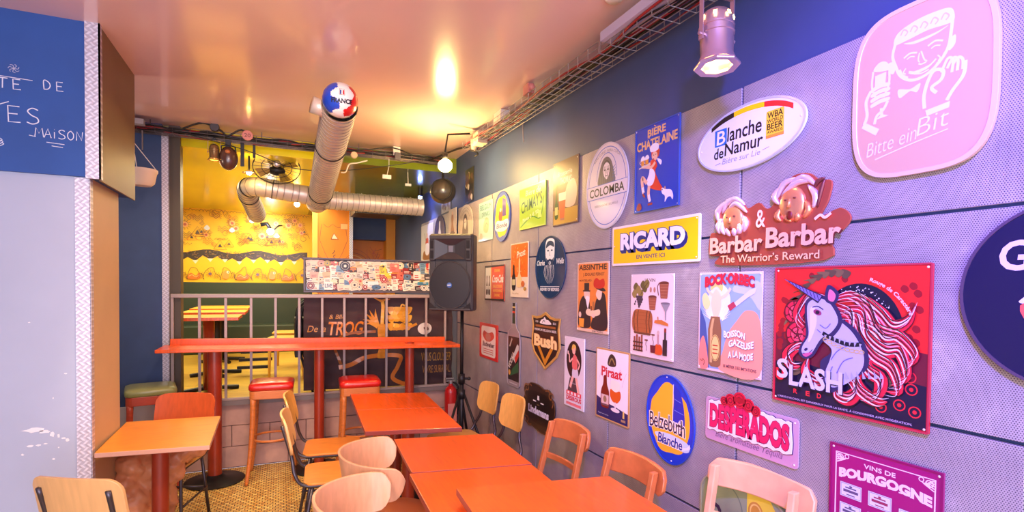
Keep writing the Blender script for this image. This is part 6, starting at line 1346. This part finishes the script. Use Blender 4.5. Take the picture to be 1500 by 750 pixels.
small('power_box', 'cream power box at the corner end of the side tray', 'box', MB().box((-.04, -.06, -.05), (.04, .06, .05)), mat('cream_plastic', (206, 186, 160), .5), (1.48, 4.02, 2.80))
small('power_box', 'white junction box on the side tray near the ceiling', 'box', MB().box((-.035, -.07, -.05), (.035, .07, .05)), WHITEP, (1.50, 3.62, 2.845))
o = small('trunking', 'long pale plastic cable trunking above the side tray', 'trunking', MB().box((-.03, 0, -.022), (.03, .75, .022)), mat('lilac_trunking', (190, 180, 206), .35, coat=.3), (1.43, 1.40, 2.80))
o = small('trunking', 'short grey trunking at the left end of the rear tray', 'trunking', MB().box((-.15, -.03, -.02), (.02, .03, .02)), mat('grey_trunking', (176, 170, 176), .4), (-.99, 4.90, 2.845))
small('hanging_rod', 'thin pale rod dropping from the side tray', 'rod', MB().tube([(0, 0, 0), (0, -.02, -.13)], .005, 6), STEEL, (1.55, 3.35, 2.74)); small('hanging_rod', 'thin pale rod in front of the blue partition', 'rod', MB().tube([(0, 0, 0), (0, 0, -.15)], .005, 6), STEEL, (-.99, 4.93, 2.79))
small('camera_clip', 'small pink clip on top of the side tray', 'clip', MB().box((-.02, -.04, -.03), (.02, .04, .03)).ell((0, -.05, 0), .022, 10, 8), mat('pink_disc', (206, 130, 124), .45), (1.45, 3.05, 2.86))

# fan behind the tray
T = thing('cage_fan', 'round wire cage fan with dark motor hanging behind the rear tray', 'fan', (-.035, 5.42, 2.69))
def loop(r, y): return [(r*cos(a), y, r*sin(a)*.72) for a in [2*pi*i/36 for i in range(36)]]
for r, y in ((.205, 0), (.205, -.04), (.13, -.05), (.06, -.055)): MB().tube(loop(r, y), .003, 5, closed=True).build('cage_ring', IRON, T, smooth=True)
for k in range(24): a = 2*pi*k/24; MB().tube([(.205*cos(a), 0, .148*sin(a)), (.205*cos(a), -.04, .148*sin(a)), (.05*cos(a), -.056, .036*sin(a))], .0016, 4).build('cage_wire', IRON, T)
for k in range(4):
    a = k*pi/2+.4; MB().add([(.03*cos(a), -.01, .022*sin(a)), (.19*cos(a-.25), -.03, .137*sin(a-.25)), (.19*cos(a+.35), .0, .137*sin(a+.35)), (.03*cos(a+.8), .01, .022*sin(a+.8))], [(0, 1, 2, 3)]).build('blade', mat('fan_blade', (160, 130, 50), .3), T)
MB().ell((0, .02, -.02), (.075, .06, .045), 18, 10).build('motor', IRON, T, smooth=True); MB().ell((0, -.06, .03), (.035, .02, .035), 16, 10).build('hub', STEEL, T, smooth=True)
MB().tube([(0, .02, .02), (0, .02, .2)], .01, 8).build('stem', IRON, T)
small('black_post', 'black post dropping from the tray to the glowing elbow bulb', 'post', MB().box((-.014, -.01, -.20), (.014, .01, 0)), IRON, (-.30, 5.02, 2.80)); small('black_post', 'short black post left of the wire fan', 'post', MB().box((-.010, -.01, -.12), (.010, .01, 0)), IRON, (-.21, 5.02, 2.80))

# hanging pot
T = thing('hanging_pot', 'white plastic hanging flower pot behind the blue header', 'pot', (-.915, 4.55, 2.30))
smooth_angle(MB().lathe([(0, 0), (.055, 0), (.075, .02), (.088, .09), (.095, .10), (.095, .118), (.085, .118), (.08, .09), (.05, .02), (0, .02)], 28).build('pot', mat('pot_plastic', (226, 206, 190), .45), T), 35)
for a in (0, 2.1, 4.2): MB().tube([(.088*cos(a), .088*sin(a), .115), (-.06, 0, .32)], .003, 5).build('cord', WHITEP, T)
MB().tube([(-.06, 0, .32), (-.06, 0, .60)], .004, 5).build('hook', WHITEP, T)

# ============================================================ loudspeaker on stand
T = thing('loudspeaker', 'black loudspeaker on a stand at the end of the poster wall', 'loudspeaker', (1.285, 4.02, 1.405), R_(-33))
W2, H2 = .178, .60
fp = [(-W2, -.15), (W2, -.15), (W2*.98, -.02), (W2*.68, .16), (-W2*.68, .16), (-W2*.98, -.02)]
mb = MB(); mb.prism(fp, 0, H2); mb.build('cabinet', SPKM, T, bevel=.02, seg=4)
ring = []
def fr_rect(x0, z0, x1, z1): return [(x0, z0), (x1, z0), (x1, z1), (x0, z1)]
# front bezel stands proud; horn recess built of four sloping faces
y0 = -.158
def hollow(name, outer, inner, dy, m, m2):
    n_ = len(outer); V = [(x, y0, z) for x, z in outer]+[(x, y0+dy, z) for x, z in inner]; F = [(i, n_+i, n_+(i+1) % n_, (i+1) % n_) for i in range(n_)]; MB().add(V, F).mat(1).add([(x, y0+dy, z) for x, z in inner], [tuple(range(n_-1, -1, -1))]).build(name, [m, m2], T)
bez = MB(); X = .165
for a, b in (((-X, -.160, .02), (-.125, -.149, .58)), ((.125, -.160, .02), (X, -.149, .58)), ((-X, -.160, .555), (X, -.149, .58)), ((-X, -.160, .02), (X, -.149, .035))): bez.box(a, b)
bez.build('bezel', SPKM, T, bevel=.004)
HD = mat('horn_plastic', (52, 50, 58), .4); V0 = [(-.122, -.156, .40), (.122, -.156, .40), (.122, -.156, .553), (-.122, -.156, .553), (-.03, -.115, .452), (.03, -.115, .452), (.03, -.115, .51), (-.03, -.115, .51)]
# carve the cabinet front visually with a real recess: the horn flare sits in a collar proud of the cabinet
V0 = [(x, -.185 if i < 4 else -.152, z) for i, (x, y, z) in enumerate(V0)]
MB().add(V0, [(0, 4, 5, 1), (1, 5, 6, 2), (2, 6, 7, 3), (3, 7, 4, 0), (4, 7, 6, 5)]).build('horn_flare', HD, T)
MB().box((-.018, -.156, .458), (.018, -.149, .505)).build('tweeter', mat('tweeter_grey', (120, 120, 130), .3, .4), T)
col_ = MB()
for a, b in (((-.165, -.185, .553), (.165, -.15, .585)), ((-.165, -.185, .39), (-.122, -.15, .553)), ((.122, -.185, .39), (.165, -.15, .553))): col_.box(a, b)
col_.build('horn_collar', SPKM, T, bevel=.006)
for sx in (-1, 1):
    for z in (.405, .482): MB().box((sx*.130, -.187, z), (sx*.156, -.1835, z+.062)).build('vent_slot', DARK, T)
g = MB(); pts = []
for i in range(48): a = 2*pi*i/48; pts.append((.155*cos(a), .20+.178*sin(a)))
V = [(x, -.186, z) for x, z in pts]+[(x, -.15, z) for x, z in pts]+[(0, -.192, .20)]
g.add(V, [(i, 48+i, 48+(i+1) % 48, (i+1) % 48) for i in range(48)]+[(96, i, (i+1) % 48) for i in range(48)]); smooth_angle(g.build('woofer_grille', SPKG, T), 30)
MB().tube([(.160*cos(a), -.186, .20+.182*sin(a)) for a in [2*pi*i/48 for i in range(48)]], .004, 6, closed=True).build('grille_ring', SPKM, T, smooth=True)
MB().box((-.165, -.183, .008), (.165, -.15, .022)).build('lower_lip', SPKM, T, bevel=.004)
for sx in (-1, 1): MB().add([(sx*.162, -.18, .022), (sx*.105, -.18, .022), (sx*.162, -.18, .07)], [(0, 1, 2) if sx > 0 else (0, 2, 1)]).build('corner_port', DARK, T)
bd = MB().lathe([(0, .004), (.020, .003), (.021, 0)], 24).build('badge', mat('badge_blue', (70, 110, 180), .3, coat=.5), T, smooth=True, loc=(0, -.1935, .20)); bd.rotation_euler = (R_(90), 0, 0)
s_ = Art(.0043); s_.text((236, 240, 250), 'RCF', -1.3, -.5, 2.6, 1.0, .04); s_.build(bd)
T = thing('speaker_stand', 'black tripod stand under the loudspeaker', 'stand', (1.355, 4.07, 0))
MB().tube([(0, 0, .15), (0, 0, .85)], .019, 16).build('lower_pole', IRON, T, smooth=True); MB().tube([(0, 0, .80), (0, 0, 1.41)], .0145, 16).build('upper_pole', IRON, T, smooth=True)
MB().tube([(0, 0, .80), (0, 0, .88)], .028, 16).tube([(0, 0, .68), (0, 0, .75)], .03, 16).build('collar', IRON, T, smooth=True); MB().tube([(.02, 0, .84), (.06, -.01, .84)], .01, 8).ell((.06, -.01, .84), .016, 10, 8).build('knob', IRON, T, smooth=True)
for k in range(3):
    a = R_(200+120*k); f = (.30*cos(a) if k != 2 else .2, .30*sin(a), .012)
    MB().tube([(.02*cos(a), .02*sin(a), .72), f], .011, 8).build('leg', IRON, T, smooth=True); MB().tube([(0, 0, .25), (f[0]*.55, f[1]*.55, .33)], .007, 6).build('brace', IRON, T)
    MB().ell((f[0], f[1], .012), .015, 10, 6).build('foot', IRON, T, smooth=True)
# fire extinguisher
T = thing('fire_extinguisher', 'red fire extinguisher in the corner behind the speaker stand', 'extinguisher', (1.545, 4.98, .10))
smooth_angle(MB().lathe([(0, 0), (.058, 0), (.060, .01), (.060, .44), (.055, .475), (.03, .505), (.02, .51), (.02, .53), (0, .53)], 28).build('cylinder', mat('extinguisher_red', (196, 26, 30), .3, coat=.5), T), 40)
MB().tube([(0, 0, .53), (0, 0, .56)], .022, 12).box((-.05, -.012, .55), (.035, .012, .565)).box((-.055, -.01, .575), (.03, .01, .588)).build('valve', STEEL, T); MB().tube(crom([(.02, 0, .545), (.07, -.01, .50), (.075, -.02, .35), (.062, -.02, .22)], 5), .009, 8).build('hose', IRON, T, smooth=True)
MB().prism([(-.045, .16), (.045, .16), (.045, .34), (-.045, .34)], 0, .001).build('label_panel', mat('label_pink', (226, 150, 150), .5), T, loc=(0, -.0605, 0)).rotation_euler = (R_(90), 0, 0)
MB().box((-.03, .058, .2), (.03, .07, .45)).build('bracket', IRON, T)
s_ = Art(.0); 

# dark loudspeaker and pictures high in the far corner
T = thing('ceiling_speaker', 'dark rounded loudspeaker hung in the far corner above the posters', 'loudspeaker', (1.47, 5.05, 2.54), R_(-25)); MB().ell((0, 0, 0), (.13, .12, .125), 24, 14).build('shell', mat('dark_olive_shell', (66, 60, 54), .3, coat=.4), T, smooth=True); MB().tube([(.10*cos(a), -.085, .10*sin(a)) for a in [2*pi*i/30 for i in range(30)]], .005, 6, closed=True).build('ring', IRON, T, smooth=True); MB().tube([(0, 0, .1), (0, 0, .25)], .012, 8).build('bracket', IRON, T)
for nm, lb, y, z, w, h, cs in (('paper_poster', 'dark and white picture high on the wall right of the hung loudspeaker', 4.86, 2.40, 25, 32, ((50, 50, 50), (200, 196, 190), (130, 120, 60), (90, 70, 60))), ('paper_poster', 'white picture low behind the hung loudspeaker', 5.68, 2.40, 34, 18, ((206, 206, 220), (120, 90, 80), (160, 150, 160)))):
    o, A = sign(nm, lb, [(0, 0), (w, 0), (w, h), (0, h)], cs[0], y, z, t=.003, cat='poster', gap=.0); random.seed(w)
    for k in range(14): x, q = random.uniform(3, w-4), random.uniform(3, h-4); A.blob(random.choice(cs[1:]), [(x-2.5, q), (x, q+3), (x+3, q+1), (x+1, q-3)])
    A.build(o); o.location.x = 1.642

# ============================================================ back room furniture
def far_table(label, x0, x1, y0, y1, z, post_m):
    T = thing('table', label, 'table', ((x0+x1)/2, (y0+y1)/2, .562), 0, 'tables in the raised back room'); w, d = (x1-x0)/2, (y1-y0)/2; h = z-.562
    mb = MB().prism([(-w, -d), (w, -d), (w, d), (-w, d)], h-.03, h); mb.m = [0]*len(mb.m); mb.m[0:4] = [1]*4; mb.build('table_top', [mat('yellow_top', (236, 176, 60), .35, coat=.2), TABLE], T, bevel=.003)
    MB().tube([(0, 0, .03), (0, 0, h-.03)], .05, 18).build('post', post_m, T, smooth=True)
    for a in (0, 90):
        c, s = cos(R_(a+20)), sin(R_(a+20)); MB().tube([(-.26*c, -.26*s, .02), (0, 0, .045), (.26*c, .26*s, .02)], .022, 8).build('foot', IRON, T)
far_table('nearest of three yellow tables beyond the railing', -.90, -.36, 5.45, 6.0, 1.29, POST)
far_table('middle of three yellow tables beyond the railing', -.98, -.36, 6.45, 7.05, 1.29, IRON)
far_table('farthest of three yellow tables beyond the railing', -1.02, -.38, 7.4, 8.4, 1.29, IRON)
PLYF = mat('yellow_wood', (226, 170, 66), .4, coat=.2)
fc = wood_chair('x', PLYF, top=.80, group='wooden chairs in the raised back room')
for k, (lb, x, y, rz) in enumerate((('yellow wooden chair left of the nearest back room table', -1.16, 5.85, -90), ('yellow wooden chair left of the middle back room table', -1.22, 6.8, -90), ('yellow wooden chair right of the back room tables, nearer one', .06, 6.35, 80), ('yellow wooden chair right of the back room tables, farther one', .10, 7.1, 85))):
    q = place(fc, used, lb, (x, y, .562), R_(rz))
for k in range(4):
    x = .10+k*.035; T = thing('folded_chair', 'black folded chair leaning in a stack beside the banner', 'chair', (x, 5.45, .562), 0, 'black folded chairs stacked behind the railing')
    for y in (-.16, .16): MB().tube(crom([(.18, y, .01), (.09, y, .30), (.03, y, .58), (.05, y, .80), (.12, y, .89)], 5), .011, 8).build('frame_tube', IRON, T, smooth=True)
    MB().box((.02, -.15, .35), (.05, .15, .72)).build('seat', IRON, T, bevel=.005); MB().tube([(.12, -.16, .89), (.12, .16, .89)], .011, 8).build('top_bar', IRON, T)
for k in range(4): small('black_bench_bar', 'flat black bar of the stacked trestles below the back tables', 'bench', MB().box((-.17, -.03, 0), (.17, .03, .03)), IRON, (-.28+.02*k, 6.6-.02*k, .64+.09*k), group='black trestle bars in the back room')
T = thing('wall_bench', 'dark green bench back running under the painted far wall', 'bench', (-.9, 9.1, .562)); MB().box((-1.5, 0, 0), (1.3, .16, .82)).build('back', DGREEN, T); MB().box((-1.5, -.35, 0), (1.3, 0, .42)).build('seat', DGREEN, T, bevel=.02)
small('duct_box', 'black ventilation box under the back room ceiling', 'box', MB().box((0, 0, 0), (.62, .5, .22)), mat('vent_black', (40, 38, 36), .4), (.86, 6.9, 2.52))
small('floor_hose', 'black hose lying against the white lower boards', 'hose', MB().tube(crom([(0, 0, .22), (.10, 0, .19), (.2, 0, .12), (.26, 0, .03)], 5), .012, 8), IRON, (-1.13, 5.03, .18), True)
